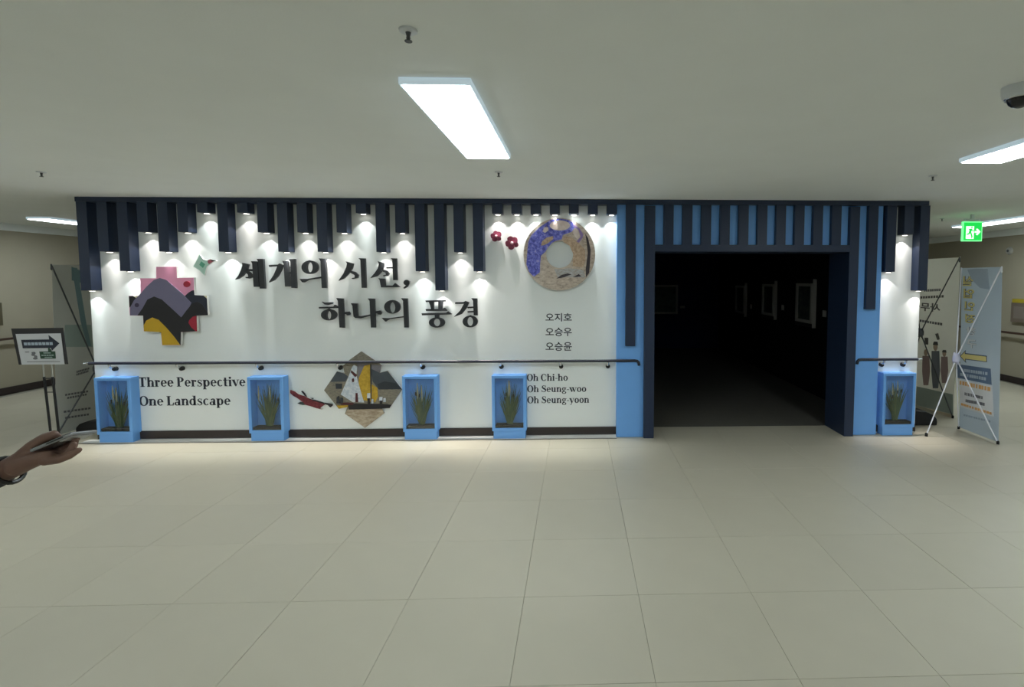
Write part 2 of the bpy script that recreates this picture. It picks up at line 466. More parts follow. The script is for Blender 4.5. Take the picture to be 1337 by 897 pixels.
siderail(XL+0.07, -1, 'dark wooden handrail on the left corridor wall', 1.0, YF-1)
siderail(XR-0.07, 1, 'dark wooden handrail on the right corridor wall', 1.0, YF-1)

# ------------------------------------------------------------------ planter cases with reeds
M_soil = mat('dark_soil', (38, 34, 28), 0.95, var=0.3, scale=60, bump=0.5)
M_leaf = mat('reed_green', (70, 90, 54), 0.6, var=0.35, scale=14)
M_leaf2 = mat('reed_olive', (108, 114, 68), 0.6, var=0.3, scale=14)
M_plume = mat('reed_plume', (196, 186, 150), 0.9, var=0.2, scale=60)
M_cat = mat('cattail_brown', (52, 44, 36), 0.9)
def glassmat():
    m = bpy.data.materials.new('clear_acrylic'); m.use_nodes = True; nt = m.node_tree; nt.nodes.clear()
    o = nt.nodes.new('ShaderNodeOutputMaterial'); mx = nt.nodes.new('ShaderNodeMixShader')
    tr = nt.nodes.new('ShaderNodeBsdfTransparent'); gl = nt.nodes.new('ShaderNodeBsdfGlossy'); gl.inputs['Roughness'].default_value = 0.05
    tr.inputs[0].default_value = (0.93, 0.96, 0.97, 1)
    mx.inputs[0].default_value = 0.05
    nt.links.new(tr.outputs[0], mx.inputs[1]); nt.links.new(gl.outputs[0], mx.inputs[2]); nt.links.new(mx.outputs[0], o.inputs[0])
    return m
M_glass = glassmat()
def reeds(xc, y, zbase, w, h, seed, label):
    rn = random.Random(seed)
    t = thing('reed_plant', (xc, y, zbase), label, 'plant', 'reed tufts in the planter cases')
    for kind, n, m in (('leaves', 50, M_leaf), ('young_leaves', 26, M_leaf2)):
        b = B()
        for k in range(n):
            bx = xc+rn.uniform(-0.026, 0.026); by = y+rn.uniform(-0.012, 0.012)
            lean = rn.uniform(-1, 1)*w*0.47; hh = h*rn.uniform(0.5, 0.99)*(1-0.2*abs(lean)/(w*0.47))
            tip = Vector((xc+lean, y+rn.uniform(-0.028, 0.028), zbase+hh))
            p0 = Vector((bx, by, zbase-0.003)); wd_ = rn.uniform(0.0032, 0.006)
            pts = []
            for q in range(6):
                s = q/5; c = p0.lerp(tip, s); c.x = bx+(tip.x-bx)*(s**1.0); pts.append(c)
            L, Rr, Bk = [], [], []
            for q, c in enumerate(pts):
                s = q/5; ww = wd_*(1-s**2.2)+0.0004
                L.append(c+Vector((-ww, 0, 0))); Rr.append(c+Vector((ww, 0, 0))); Bk.append(c+Vector((0, 0.0016, 0)))
            vs = L+Rr+Bk; fs = []
            for q in range(5):
                fs += [(q, q+6, q+7, q+1), (q+6, q+12, q+13, q+7), (q+12, q, q+1, q+13)]
            b.add(vs, fs)
        b.build(kind, m, t, smooth=False)
    for k in range(2):
        x1 = xc+rn.uniform(-0.35, 0.1)*w*(1 if k else -0.3)-0.02*k; z1 = zbase+h*rn.uniform(0.86, 0.98)
        b = B().tube([(xc, y, zbase), ((xc+x1)/2, y-0.005, zbase+h*0.45), (x1, y-0.01, z1)], 0.0016, 6)
        st = b.build('stem', M_leaf2, t)
        B().tube([(x1, y-0.01, z1-0.17), (x1, y-0.011, z1-0.09), (x1-0.003, y-0.01, z1+0.002)], [0.003, 0.0075, 0.002], 8).build('plume', M_plume, st, smooth=True)
    for k in range(3):
        x1 = xc+rn.uniform(-0.3, 0.42)*w; z1 = zbase+h*rn.uniform(0.55, 0.74)
        st = B().tube([(xc+rn.uniform(-0.02, 0.02), y, zbase), (x1, y-0.012, z1)], 0.0015, 6).build('stem', M_leaf2, t)
        B().tube([(x1-0.001, y-0.012, z1-0.035), (x1, y-0.012, z1-0.03), (x1, y-0.012, z1), (x1, y-0.012, z1+0.004)], [0.002, 0.0065, 0.0065, 0.001], 8).build('cattail', M_cat, st, smooth=True)
def planter(pxl, pxr, pyb, label, seed, plabel):
    yf = WH-0.112; yb = WH-0.0006
    xa = aty(pxl, 520, yf).x; xb = aty(pxr, 520, yf).x
    xc = (xa+xb)/2; w = 0.352; xa, xb = xc-w/2, xc+w/2
    zt = aty(600, 490.8, yf).z; zb = 0.09; tk = 0.03
    t = thing('planter_case', (xc, (yf+yb)/2, 0), label, 'planter case', 'blue planter cases along the exhibition front')
    B().box(xa+0.012, xb-0.012, yf+0.01, yb, 0.0, zb-0.0005).build('base', M_blue, t, bevel=0.002)
    B().box(xa, xb, yf, yb, zt-tk, zt).build('top', M_blue, t, bevel=0.002)
    B().box(xa, xb, yf, yb, zb, zb+tk).build('bottom', M_blue, t, bevel=0.002)
    B().box(xa, xa+tk, yf, yb, zb+tk, zt-tk).build('side_panel', M_blue, t, bevel=0.002)
    B().box(xb-tk, xb, yf, yb, zb+tk, zt-tk).build('side_panel', M_blue, t, bevel=0.002)
    B().box(xa+tk, xb-tk, yb-0.008, yb, zb+tk, zt-tk).build('back_panel', M_blue, t)
    B().box(xa+tk+0.001, xb-tk-0.001, yf+0.012, yb-0.009, zb+tk, zb+tk+0.03).build('soil', M_soil, t, bevel=0.004)
    B().box(xa+tk+0.0005, xb-tk-0.0005, yf+0.006, yf+0.009, zb+tk+0.0005, zt-tk-0.0005).build('front_pane', M_glass, t)
    reeds(xc, (yf+yb)/2+0.005, zb+tk+0.03, w-2*tk-0.02, zt-zb-2*tk-0.05, seed, plabel)
pl = [(124.8, 169.8, 'leftmost blue planter case, left of the English title', 1, 'reed tuft in the leftmost blue case'),
      (324.5, 368.5, 'blue planter case between the English title and the red cut-out', 5, 'reed tuft in the case left of the red cut-out'),
      (526.5, 569.5, 'blue planter case directly right of the sailing boat picture', 3, 'reed tuft in the case right of the boat picture'),
      (643.3, 685.8, 'blue planter case directly left of the English artist names', 8, 'reed tuft in the case beside the English artist names'),
      (1154.8, 1193.5, 'blue planter case right of the doorway under the short handrail', 11, 'reed tuft in the case right of the doorway')]
for a in pl: planter(a[0], a[1], 575, a[2], a[3], a[4])

# ------------------------------------------------------------------ title letters (traced outlines, cut from board)
LF = WH-0.05       # front of the letters
def za(x, y): return (300+x/7.476, 330+y/7.476)
def zb_(x, y): return (430+x/6.367, 330+y/6.367)
def P3(pts, y): return [aty(px, py, y) for (px, py) in pts]
def letter(parent, conv, polys, rings=(), th=0.028):
    b = B()
    for pl_ in polys: b.slab(P3([conv(*p) for p in pl_], LF), (0, th, 0))
    for (cx, cy, rx, ry, tipx, tipy, ix, iy, irx, iry) in rings:
        o = [conv(*p) for p in ell(cx, cy, rx, ry, 36)]; i = [conv(*p) for p in ell(ix, iy, irx, iry, 36)]
        b.strip(P3(o, LF), P3(i, LF), (0, th, 0))
        if tipy is not None:
            b.slab(P3([conv(*p) for p in ((cx-rx*0.35, cy-ry*0.9), (tipx, tipy), (cx+rx*0.35, cy-ry*0.9))], LF), (0, th, 0))
    s = b.build('letter', M_letter, parent)
    # two stand-off pins fix each letter to the wall
    v = [p for p in b.v]; mx = sum(p.x for p in v)/len(v); mz = sum(p.z for p in v)/len(v)
    B().lathe((v[0].x, LF+th-0.002, v[0].z), [(0.003, 0), (0.003, WH-LF-th+0.0012)], axis='y', seg=6).build('stand_off', M_chrome, s)
    return s
tl = thing('title_lettering', aty(425, 360, WH), 'large charcoal Korean letters, upper title line on the white wall', 'lettering')
letter(tl, za, [[(118, 98), (182, 112), (165, 170), (125, 225), (80, 255), (50, 262), (85, 220), (110, 165), (122, 125)],
                [(160, 172), (195, 192), (216, 220), (217, 240), (190, 252), (158, 248), (150, 238), (180, 234), (175, 212), (148, 188)],
                [(172, 158), (222, 160), (222, 182), (168, 180)],
                [(205, 82), (268, 84), (283, 333), (233, 333), (222, 180), (218, 105)],
                [(262, 60), (326, 60), (343, 350), (292, 350), (277, 90)]])
letter(tl, za, [[(380, 120), (400, 118), (470, 115), (480, 104), (518, 120), (508, 150), (470, 225), (430, 268), (380, 290), (385, 280), (425, 220), (450, 165), (462, 133), (400, 135), (382, 137)],
                [(513, 80), (568, 82), (588, 330), (538, 330), (525, 110)], [(572, 185), (610, 185), (612, 205), (575, 205)],
                [(575, 62), (635, 60), (650, 347), (600, 343), (588, 90)]])
letter(tl, za, [[(680, 255), (755, 255), (900, 231), (900, 247), (765, 265), (720, 290), (705, 288)], [(868, 55), (935, 58), (943, 345), (897, 345), (884, 80)]],
       [(780, 142, 81, 66, 775, 73, 780, 142, 29, 50)])
letter(tl, zb_, [[(135, 72), (198, 90), (190, 130), (155, 180), (120, 215), (75, 232), (115, 175), (140, 120), (146, 90)],
                 [(178, 150), (215, 160), (240, 185), (235, 210), (190, 218), (185, 210), (212, 205), (210, 186), (170, 164)],
                 [(242, 45), (298, 47), (305, 292), (268, 292), (257, 60)]])
letter(tl, zb_, [[(400, 70), (455, 85), (450, 120), (430, 160), (395, 195), (340, 210), (375, 170), (402, 130), (411, 95)],
                 [(440, 138), (480, 150), (497, 175), (485, 193), (450, 195), (445, 188), (468, 183), (465, 166), (432, 152)],
                 [(472, 120), (538, 118), (538, 130), (474, 132)], [(508, 45), (560, 47), (565, 228), (530, 228), (522, 60)],
                 [(405, 212), (460, 215), (466, 272), (525, 274), (545, 252), (588, 286), (430, 288), (420, 240), (417, 225)]])
letter(tl, zb_, [ell(640, 248, 24, 23, 16), [(622, 298), (612, 294), (640, 268), (660, 240), (664, 255), (650, 282)]])
t2 = thing('title_lettering', aty(520, 410, WH), 'large charcoal Korean letters, lower title line on the white wall', 'lettering')
letter(t2, za, [[(895, 478), (920, 487), (1003, 483), (998, 500), (960, 510), (925, 505)],
                [(868, 530), (1010, 526), (1020, 508), (1045, 520), (1068, 531), (1068, 541), (870, 545)],
                [(1038, 443), (1105, 447), (1117, 733), (1070, 730), (1054, 470)],
                [(1108, 580), (1160, 575), (1172, 592), (1168, 610), (1145, 612), (1135, 600), (1110, 603)]],
       [(965, 607, 76, 54, 962, 544, 967, 610, 22, 42)])
letter(t2, zb_, [[(178, 420), (230, 422), (235, 525), (255, 528), (345, 512), (345, 524), (260, 545), (215, 543), (200, 530), (191, 440)],
                 [(318, 380), (375, 382), (382, 622), (345, 622), (334, 400)],
                 [(376, 488), (420, 480), (432, 500), (425, 515), (405, 513), (395, 502), (378, 508)]])
letter(t2, zb_, [[(435, 543), (490, 545), (618, 527), (618, 538), (500, 552), (465, 573)], [(595, 378), (650, 380), (657, 622), (622, 622), (612, 400)]],
       [(522, 450, 67, 56, 520, 393, 523, 456, 24, 45)])
letter(t2, zb_, [[(798, 397), (965, 393), (967, 407), (802, 411)], [(826, 408), (868, 408), (868, 470), (846, 470), (838, 440)], [(905, 408), (945, 408), (936, 470), (905, 470)],
                 [(800, 468), (935, 468), (958, 457), (978, 478), (978, 484), (803, 484)],
                 [(766, 504), (970, 500), (985, 487), (1017, 508), (1017, 513), (770, 521)], [(875, 515), (912, 515), (910, 545), (877, 545)]],
       [(893, 580, 66, 43, 893, None, 893, 580, 28, 32)])
letter(t2, zb_, [[(1045, 412), (1115, 410), (1130, 401), (1162, 412), (1140, 460), (1100, 510), (1033, 535), (1088, 480), (1118, 425), (1045, 425)],
                 [(1145, 450), (1200, 447), (1200, 460), (1150, 463)], [(1148, 487), (1200, 483), (1200, 496), (1150, 498)],
                 [(1180, 378), (1228, 380), (1232, 522), (1200, 520), (1194, 400)]],
       [(1170, 572, 63, 49, 1170, 519, 1170, 572, 25, 37)])

# ------------------------------------------------------------------ printed wall text
def rc(x0, y0, x1, y1): return [(x0, y0), (x1, y0), (x1, y1), (x0, y1)]
def band(cx, cy, rx, ry, ix, iy, a0, a1, n=16):
    o = ell(cx, cy, rx, ry, n, a0, a1, False); i = ell(cx, cy, ix, iy, n, a0, a1, False)
    return [[o[k], o[k+1], i[k+1], i[k]] for k in range(n-1)]
def pen(pts, ws):
    """variable-width stroke as quads"""
    L, Rr = [], []
    for i, (x, y) in enumerate(pts):
        a, b = pts[max(i-1, 0)], pts[min(i+1, len(pts)-1)]
        dx, dy = b[0]-a[0], b[1]-a[1]; n = math.hypot(dx, dy)
        L.append((x-dy/n*ws[i], y+dx/n*ws[i])); Rr.append((x+dy/n*ws[i], y-dx/n*ws[i]))
    return [[L[i], L[i+1], Rr[i+1], Rr[i]] for i in range(len(pts)-1)]
def serif_s(k):
    pts = [(.43, .57), (.36, .66), (.25, .685), (.13, .63), (.10, .52), (.18, .43), (.30, .36), (.42, .27), (.45, .16), (.37, .05), (.24, .015), (.12, .06), (.06, .15)]
    ws = [.018, .022, .03, .05, .06, .075, .085, .075, .055, .035, .03, .022, .018]
    q = pen(pts, ws)+[rc(.40, .47, .45, .70), rc(.045, .0, .095, .23)]
    return [[(x*k, y*k) for (x, y) in p] for p in q]
VEE = [[(-.02, .7), (.22, .7), (.42, .12), (.36, 0), (.28, 0)], [(.34, 0), (.56, .7), (.63, .7), (.39, 0)], rc(-.06, .65, .27, .7), rc(.46, .65, .7, .7)]
def shift(polys, dx): return [[(x+dx, y) for (x, y) in p] for p in polys]
def arch(h): return [rc(.06, 0, .26, h), rc(0, 0, .32, .06), rc(-.01, h-.07, .1, h), rc(.46, 0, .66, .42), rc(.40, 0, .72, .06)]+band(.4, .42, .26, .29, .1, .2, 0, 150)
G = {'T': (.8, [rc(0, .9, .78, 1), rc(0, .7, .06, .92), rc(.72, .7, .78, .92), rc(.28, 0, .5, 1), rc(.18, 0, .6, .06)]),
     'h': (.74, arch(1.02)), 'n': (.74, arch(.7)),
     'r': (.54, [rc(.06, 0, .26, .7), rc(0, 0, .34, .06), rc(-.01, .63, .1, .7), ell(.41, .58, .11, .11, 12), rc(.22, .58, .4, .68)]),
     'e': (.62, band(.31, .35, .3, .36, .12, .29, 0, 318)+[rc(.14, .34, .58, .41)]),
     'P': (.72, [rc(.06, 0, .28, 1), rc(-.02, 0, .38, .06), rc(-.02, .94, .3, 1)]+band(.3, .73, .38, .27, .16, .2, -90, 90)),
     's': (.54, serif_s(1.0)), 'S': (.72, serif_s(1.42)),
     'p': (.72, [rc(.06, -.3, .26, .7), rc(0, -.3, .34, -.24), rc(-.01, .63, .1, .7)]+band(.38, .35, .3, .36, .11, .28, 0, 360, 24)),
     'c': (.58, band(.31, .35, .3, .36, .12, .29, 48, 318)), 'C': (.86, band(.45, .5, .44, .52, .22, .45, 42, 318)+[rc(.74, .62, .8, .9)]),
     't': (.48, [rc(.1, .08, .3, .92), rc(0, .62, .45, .7), rc(.13, 0, .34, .1), rc(.3, 0, .42, .08)]),
     'i': (.34, [rc(.06, 0, .26, .7), rc(0, 0, .32, .06), rc(-.01, .63, .1, .7), ell(.16, .9, .12, .12, 12)]),
     'v': (.66, VEE), 'w': (1.02, VEE+shift(VEE, .36)),
     'O': (.9, band(.45, .5, .45, .53, .23, .46, 0, 360, 28)), 'o': (.66, band(.33, .35, .32, .37, .13, .29, 0, 360, 24)),
     'L': (.68, [rc(.06, 0, .28, 1), rc(-.02, .94, .36, 1), rc(-.02, 0, .62, .07), [(.52, .05), (.62, 0), (.66, .3), (.6, .3)]]),
     'a': (.62, [rc(.36, 0, .55, .5), rc(.5, 0, .62, .06)]+band(.33, .48, .22, .23, .04, .15, 0, 165)+band(.24, .19, .24, .2, .09, .14, 0, 360, 20)),
     'd': (.7, [rc(.4, 0, .6, 1.02), rc(.3, .96, .42, 1.02), rc(.55, 0, .68, .06)]+band(.3, .35, .3, .36, .12, .28, 0, 360, 24)),
     '-': (.36, [rc(.02, .3, .33, .38)]),
     'u': (.72, [rc(.06, .25, .25, .7), rc(-.01, .64, .2, .7), rc(.43, 0, .62, .7), rc(.36, .64, .5, .7), rc(.55, 0, .7, .06)]+band(.33, .26, .27, .27, .08, .19, 180, 340)),
     'g': (.64, band(.28, .46, .26, .25, .1, .18, 0, 360, 22)+band(.3, -.1, .31, .2, .17, .12, 0, 360, 22)+[rc(.48, .6, .64, .68), rc(.08, .06, .3, .18)]),
     'y': (.66, VEE+[[(.37, .1), (.42, .1), (.28, -.24), (.12, -.3), (.1, -.2), (.22, -.18)]])}
def serif_line(parent, txt, px0, px1, ptop, pbase, y, name='text_line'):
    x = 0.0; polys = []
    for ch in txt:
        if ch == ' ': x += 0.3; continue
        w, ps = G[ch]; polys += shift(ps, x); x += w+0.045
    total = x-0.045
    pc = (ptop+pbase)/2
    a = aty(px0, pbase, y); bb = aty(px1, pbase, y); tp = aty(px0, ptop, y)
    sx = (bb.x-a.x)/total; sz = tp.z-a.z
    # the text stands on a level line on the wall
    b = B()
    for p in polys: b.slab([(a.x+u*sx, y, (a.z+bb.z)/2+v*sz) for (u, v) in p], (0, 0.002, 0))
    return b.build(name, M_print, parent)
TP = WH-0.002
e1 = thing('wall_text', aty(250, 510, TP), 'dark serif English title printed beside the leftmost planter case', 'wall text')
serif_line(e1, 'Three Perspective', 181, 320.6, 492.3, 504.7, TP)
serif_line(e1, 'One Landscape', 181.8, 301.2, 517.0, 529.3, TP)
e2 = thing('wall_text', aty(725, 505, TP), 'three dark serif English name lines under the handrail', 'wall text')
serif_line(e2, 'Oh Chi-ho', 687.8, 741.4, 488.3, 497.2, TP)
serif_line(e2, 'Oh Seung-woo', 688.3, 765.5, 503.2, 511.8, TP)
serif_line(e2, 'Oh Seung-yoon', 688.5, 769.4, 517.4, 526.2, TP)
def text2d(txt, bold=0.0):
    c = bpy.data.curves.new('t', 'FONT'); c.body = txt; c.resolution_u = 3; c.offset = bold
    o = bpy.data.objects.new('t', c); COL.objects.link(o)
    dg = bpy.context.evaluated_depsgraph_get()
    me = bpy.data.meshes.new_from_object(o.evaluated_get(dg))
    vs = [(v.co.x, v.co.y) for v in me.vertices]; fs = [list(p.vertices) for p in me.polygons]
    bpy.data.objects.remove(o); bpy.data.curves.remove(c); bpy.data.meshes.remove(me)
    x0 = min(v[0] for v in vs); x1 = max(v[0] for v in vs); y0 = min(v[1] for v in vs); y1 = max(v[1] for v in vs)
    return [((x-x0)/(x1-x0), (y-y0)/(y1-y0)) for (x, y) in vs], fs
def text_mesh(txt, fn, off, m, parent, name='text_line', bold=0.0):
    """fn maps (0..1, 0..1) to a 3-D point; off gives the print its thickness"""
    vs, fs = text2d(txt, bold); n = len(vs); off = Vector(off)
    b = B(); a = [fn(u, v) for (u, v) in vs]
    cnt = {}
    for f in fs:
        for i in range(len(f)):
            e = (f[i], f[(i+1) % len(f)]); cnt[frozenset(e)] = cnt.get(frozenset(e), 0)+1
    faces = [list(f) for f in fs]+[[i+n for i in f][::-1] for f in fs]
    for f in fs:
        for i in range(len(f)):
            p, q = f[i], f[(i+1) % len(f)]
            if cnt[frozenset((p, q))] == 1: faces.append([q, p, p+n, q+n])
    b.add(a+[p+off for p in a], faces)
    return b.build(name, m, parent)
e3 = thing('wall_text', aty(729, 433, TP), 'three short lines of black Korean names below the ring picture', 'wall text')
for txt, y0, y1 in (('오지호', 408.8, 419.8), ('오승우', 427.7, 439), ('오승윤', 446.6, 458.2)):
    a = aty(712.3, y1, TP); c = aty(746.6, y0, TP)
    text_mesh(txt, lambda u, v, a=a, c=c: Vector((a.x+(c.x-a.x)*u, TP, a.z+(c.z-a.z)*v)), (0, 0.002, 0), M_print, e3, bold=0.012)

# ------------------------------------------------------------------ cut-out pictures on the white wall
def colour(name, rgb, var=0.05): return mat(name, rgb, 0.55, var=var, scale=18)
def cutout(name, loc, label, conv, outline, base_mat, layers, front, th=0.03, hole=None):
    t = thing(name, loc, label, 'wall picture')
    b = B()
    if hole:
        b.strip(P3([conv(*p) for p in outline], front), P3([conv(*p) for p in hole], front), (0, th, 0))
    else:
        b.slab(P3([conv(*p) for p in outline], front), (0, th, 0))
    b.build('board', colour('board_edge_white', (230, 230, 228)), t)
    g_ = B(); fg = front-0.0005
    if hole: g_.strip(P3([conv(*p) for p in outline], fg), P3([conv(*p) for p in hole], fg), (0, 0.0004, 0))
    else: g_.slab(P3([conv(*p) for p in outline], fg), (0, 0.0004, 0))
    g_.build('print_ground', base_mat, t)
    for k, (nm, pts, m) in enumerate(layers, 1):
        B().slab(P3([conv(*p) for p in pts], front-0.0006*(k+1)), (0, 0.0006*(k+1)-0.0001, 0)).build(nm, m, t)
    c = Vector(loc)
    B().box(c.x-0.02, c.x+0.02, front+th, WH-0.0003, c.z-0.02, c.z+0.02).build('spacer', M_dark, t) if not hole else None
    return t
def zc_(x, y): return (150+x/6.407, 320+y/6.407)
PF = WH-0.055
K_pink = colour('paint_pink', (244, 166, 202)); K_vio = colour('paint_violet_grey', (120, 116, 144)); K_ink = colour('paint_ink', (34, 33, 38))
K_nav = colour('paint_dark_navy', (42, 46, 62)); K_yel = colour('paint_mustard', (205, 165, 38)); K_red = colour('paint_crimson', (168, 36, 60))
K_crm = colour('paint_cream', (222, 214, 180)); K_plum = colour('paint_plum', (62, 54, 78))
cutout('mountain_picture', aty(220, 400, WH), 'stepped cross-shaped picture of pink, violet and black hills', zc_,
       [(345, 182), (515, 180), (520, 275), (660, 272), (664, 418), (768, 424), (778, 587), (682, 590), (686, 722), (550, 728), (550, 838), (395, 838), (385, 728), (242, 722), (235, 590), (125, 590), (115, 424), (215, 424), (212, 278), (345, 278)],
       K_pink,
       [('far_hill', [(580, 430), (615, 398), (645, 380), (662, 377), (665, 418), (768, 424), (777, 580), (640, 580), (600, 500)], K_nav),
        ('cloud_corner', [(742, 424), (768, 424), (769, 447)], K_crm),
        ('shrub_corner', [(116, 425), (152, 425), (180, 446), (130, 520), (122, 520)], K_ink),
        ('sky_corner', [(152, 425), (215, 425), (180, 446)], K_crm),
        ('violet_hill', [(126, 589), (128, 520), (160, 462), (215, 405), (262, 350), (325, 292), (375, 275), (430, 292), (482, 336), (560, 402), (638, 482), (615, 540), (555, 606), (300, 589)], K_vio),
        ('black_hill', [(188, 589), (230, 530), (272, 455), (328, 430), (392, 455), (480, 535), (555, 605), (600, 545), (650, 486), (690, 474), (730, 495), (776, 570), (777, 587), (682, 590), (685, 721), (550, 727), (548, 836), (450, 760), (300, 700), (240, 690), (236, 590)], K_ink),
        ('yellow_field', [(240, 672), (262, 632), (312, 606), (365, 625), (430, 690), (500, 772), (546, 836), (396, 836), (386, 728), (243, 721)], K_yel),
        ('red_field', [(681, 590), (650, 600), (622, 628), (615, 650), (640, 690), (676, 720), (685, 720)], K_red),
        ('sun', ell(600, 327, 28, 25, 24), K_red), ('moon', ell(183, 502, 18, 18, 20), K_plum)], PF)
K_teal = colour('paint_pale_teal', (188, 224, 212)); K_grn = colour('paint_jade', (98, 176, 148)); K_rose = colour('paint_rose', (176, 96, 110))
cutout('bird_ornament', aty(265, 345, WH), 'small pale green star-shaped bird ornament near the top left of the title', zc_,
       [(708, 78), (738, 120), (775, 126), (800, 118), (852, 130), (820, 142), (790, 160), (768, 178), (760, 205), (750, 254), (706, 212), (655, 178), (682, 130)],
       K_teal,
       [('wing', [(722, 135), (756, 160), (736, 192), (705, 165)], K_grn), ('head', [(776, 128), (800, 119), (836, 130), (815, 142), (788, 158), (778, 150)], K_rose),
        ('beak', [(800, 121), (848, 130), (812, 136)], K_ink)], WH-0.05, 0.02)
def blossom(px, py, rp, label, rot):
    t = thing('blossom_ornament', aty(px, py, WH), label, 'ornament', 'maroon blossom ornaments')
    Kp = colour('petal_maroon', (112, 34, 60), 0.2); Kc = colour('petal_centre', (226, 190, 200))
    s = WH-0.03
    c = aty(px, py, s); u = rp*s/F
    for k in range(5):
        a = R(rot+72*k+random.uniform(-8, 8)); cr = 0.50; pr = random.uniform(0.40, 0.5)
        q = [(c.x+u*(cr*math.cos(a)+pr*math.cos(R(d))*(1+0.08*math.sin(3*R(d)+k))), s-0.004*(k % 3), c.z+u*(cr*math.sin(a)+pr*math.sin(R(d)))) for d in range(0, 360, 24)]
        B().slab(q, (0, 0.014, 0)).build('petal', Kp, t, bevel=0.0015)
    B().lathe((c.x, s-0.016, c.z), [(0.1*u, 0), (0.2*u, 0.003), (0.2*u, 0.028)], axis='y', seg=10).build('flower_centre', Kc, t, smooth=True)
    B().lathe((c.x, s+0.008, c.z), [(0.003, 0), (0.003, 0.0215)], axis='y', seg=6).build('pin', M_chrome, t)
blossom(648, 308.3, 7.6, 'smaller maroon blossom ornament, upper left of the pair beside the ring picture', 100)
blossom(668.5, 317.2, 9.6, 'larger maroon blossom ornament, lower right of the pair beside the ring picture', 118)

def zd(x, y): return (630+x/7.475, 270+y/7.475)
K_beige = patch_mat('paint_dry_field', [(0.3, (146, 132, 122)), (0.45, (196, 180, 166)), (0.7, (224, 212, 200))], 26, stretch=(1, 1, 2.2))
K_bloom = patch_mat('paint_blue_blossom', [(0.27, (198, 180, 164)), (0.35, (48, 50, 132)), (0.46, (92, 98, 204)), (0.58, (134, 140, 232)), (0.68, (206, 196, 222))], 34)
K_sky = patch_mat('paint_pale_sky', [(0.35, (214, 196, 190)), (0.65, (234, 222, 216))], 20)
K_tan = patch_mat('paint_tan', [(0.35, (176, 146, 124)), (0.55, (206, 180, 154)), (0.7, (226, 208, 184))], 34)
K_bark = colour('paint_bark', (58, 50, 58), 0.2); K_snow = patch_mat('paint_snow', [(0.38, (176, 162, 150)), (0.5, (184, 184, 186)), (0.7, (206, 206, 210))], 30, stretch=(1, 1, 3)); K_lil = colour('paint_lilac', (150, 128, 190), 0.15)
K_edge = colour('board_edge_white', (230, 230, 228))
ring_o = ell(750, 463, 350, 354, 64); ring_i = ell(752, 466, 131, 131, 64)
cutout('ring_picture', aty(731, 332, WH), 'round ring-shaped landscape picture with blue blossom tree', zd, ring_o, K_beige,
       [('orchard', [(812, 285), (870, 300), (940, 355), (1000, 420), (1005, 520), (980, 590), (880, 580), (885, 460), (850, 380), (790, 345), (780, 300)], K_tan),
        ('blossom_crown', [(437, 440), (447, 345), (476, 278), (560, 198), (660, 130), (745, 114), (830, 126), (880, 150), (900, 200), (870, 245), (820, 262), (785, 275), (772, 318), (720, 330), (680, 350), (640, 395), (612, 440), (570, 480), (562, 560), (560, 640), (500, 684), (452, 632), (428, 560)], K_bloom),
        ('lilac_branch', [(880, 165), (945, 210), (985, 270), (975, 305), (940, 352), (915, 335), (925, 330), (958, 292), (935, 225), (890, 195)], K_lil),
        ('sky_gap', ell(755, 182, 100, 50, 24), K_sky), ('sky_gap', [(585, 240), (605, 198), (640, 200), (645, 230), (610, 255)], K_sky),
        ('sky_gap', [(570, 378), (582, 335), (625, 300), (690, 285), (690, 315), (640, 355), (600, 375)], K_tan),
        ('sky_gap', [(880, 250), (895, 205), (925, 215), (950, 290), (925, 315), (900, 290)], K_sky),
        ('snow_field', [(700, 610), (860, 600), (990, 620), (1005, 690), (860, 688), (735, 690)], K_snow),
        ('trunk', [(1002, 262), (1030, 305), (1056, 420), (1048, 560), (1040, 645), (1008, 690), (1008, 600), (1028, 450), (1014, 330)], K_bark),
        ('rock', [(720, 702), (770, 665), (830, 650), (870, 660), (835, 672), (790, 690)], K_bark), ('rock', [(880, 688), (940, 656), (965, 680)], K_bark)],
       PF, 0.03, hole=ring_i)
def ze(x, y): return (370+x/8.156, 455+y/8.156)
K_sea = patch_mat('paint_grey_sea', [(0.35, (112, 108, 98)), (0.55, (138, 132, 118)), (0.7, (152, 146, 130))], 30, stretch=(1, 1, 4))
K_hill = colour('paint_slate_hill', (70, 78, 86), 0.2); K_hill2 = colour('paint_dark_hill', (48, 54, 62), 0.2); K_sail = patch_mat('paint_white_sail', [(0.35, (176, 190, 206)), (0.65, (226, 230, 236))], 30)
K_ysail = patch_mat('paint_yellow_sail', [(0.35, (176, 142, 36)), (0.65, (208, 172, 60))], 30); K_sand = patch_mat('paint_sand', [(0.35, (150, 132, 112)), (0.65, (196, 184, 164))], 16, stretch=(1, 1, 3))
K_mist = colour('paint_mist', (122, 120, 128), 0.15); K_brn = colour('paint_maroon_stripe', (84, 34, 40))
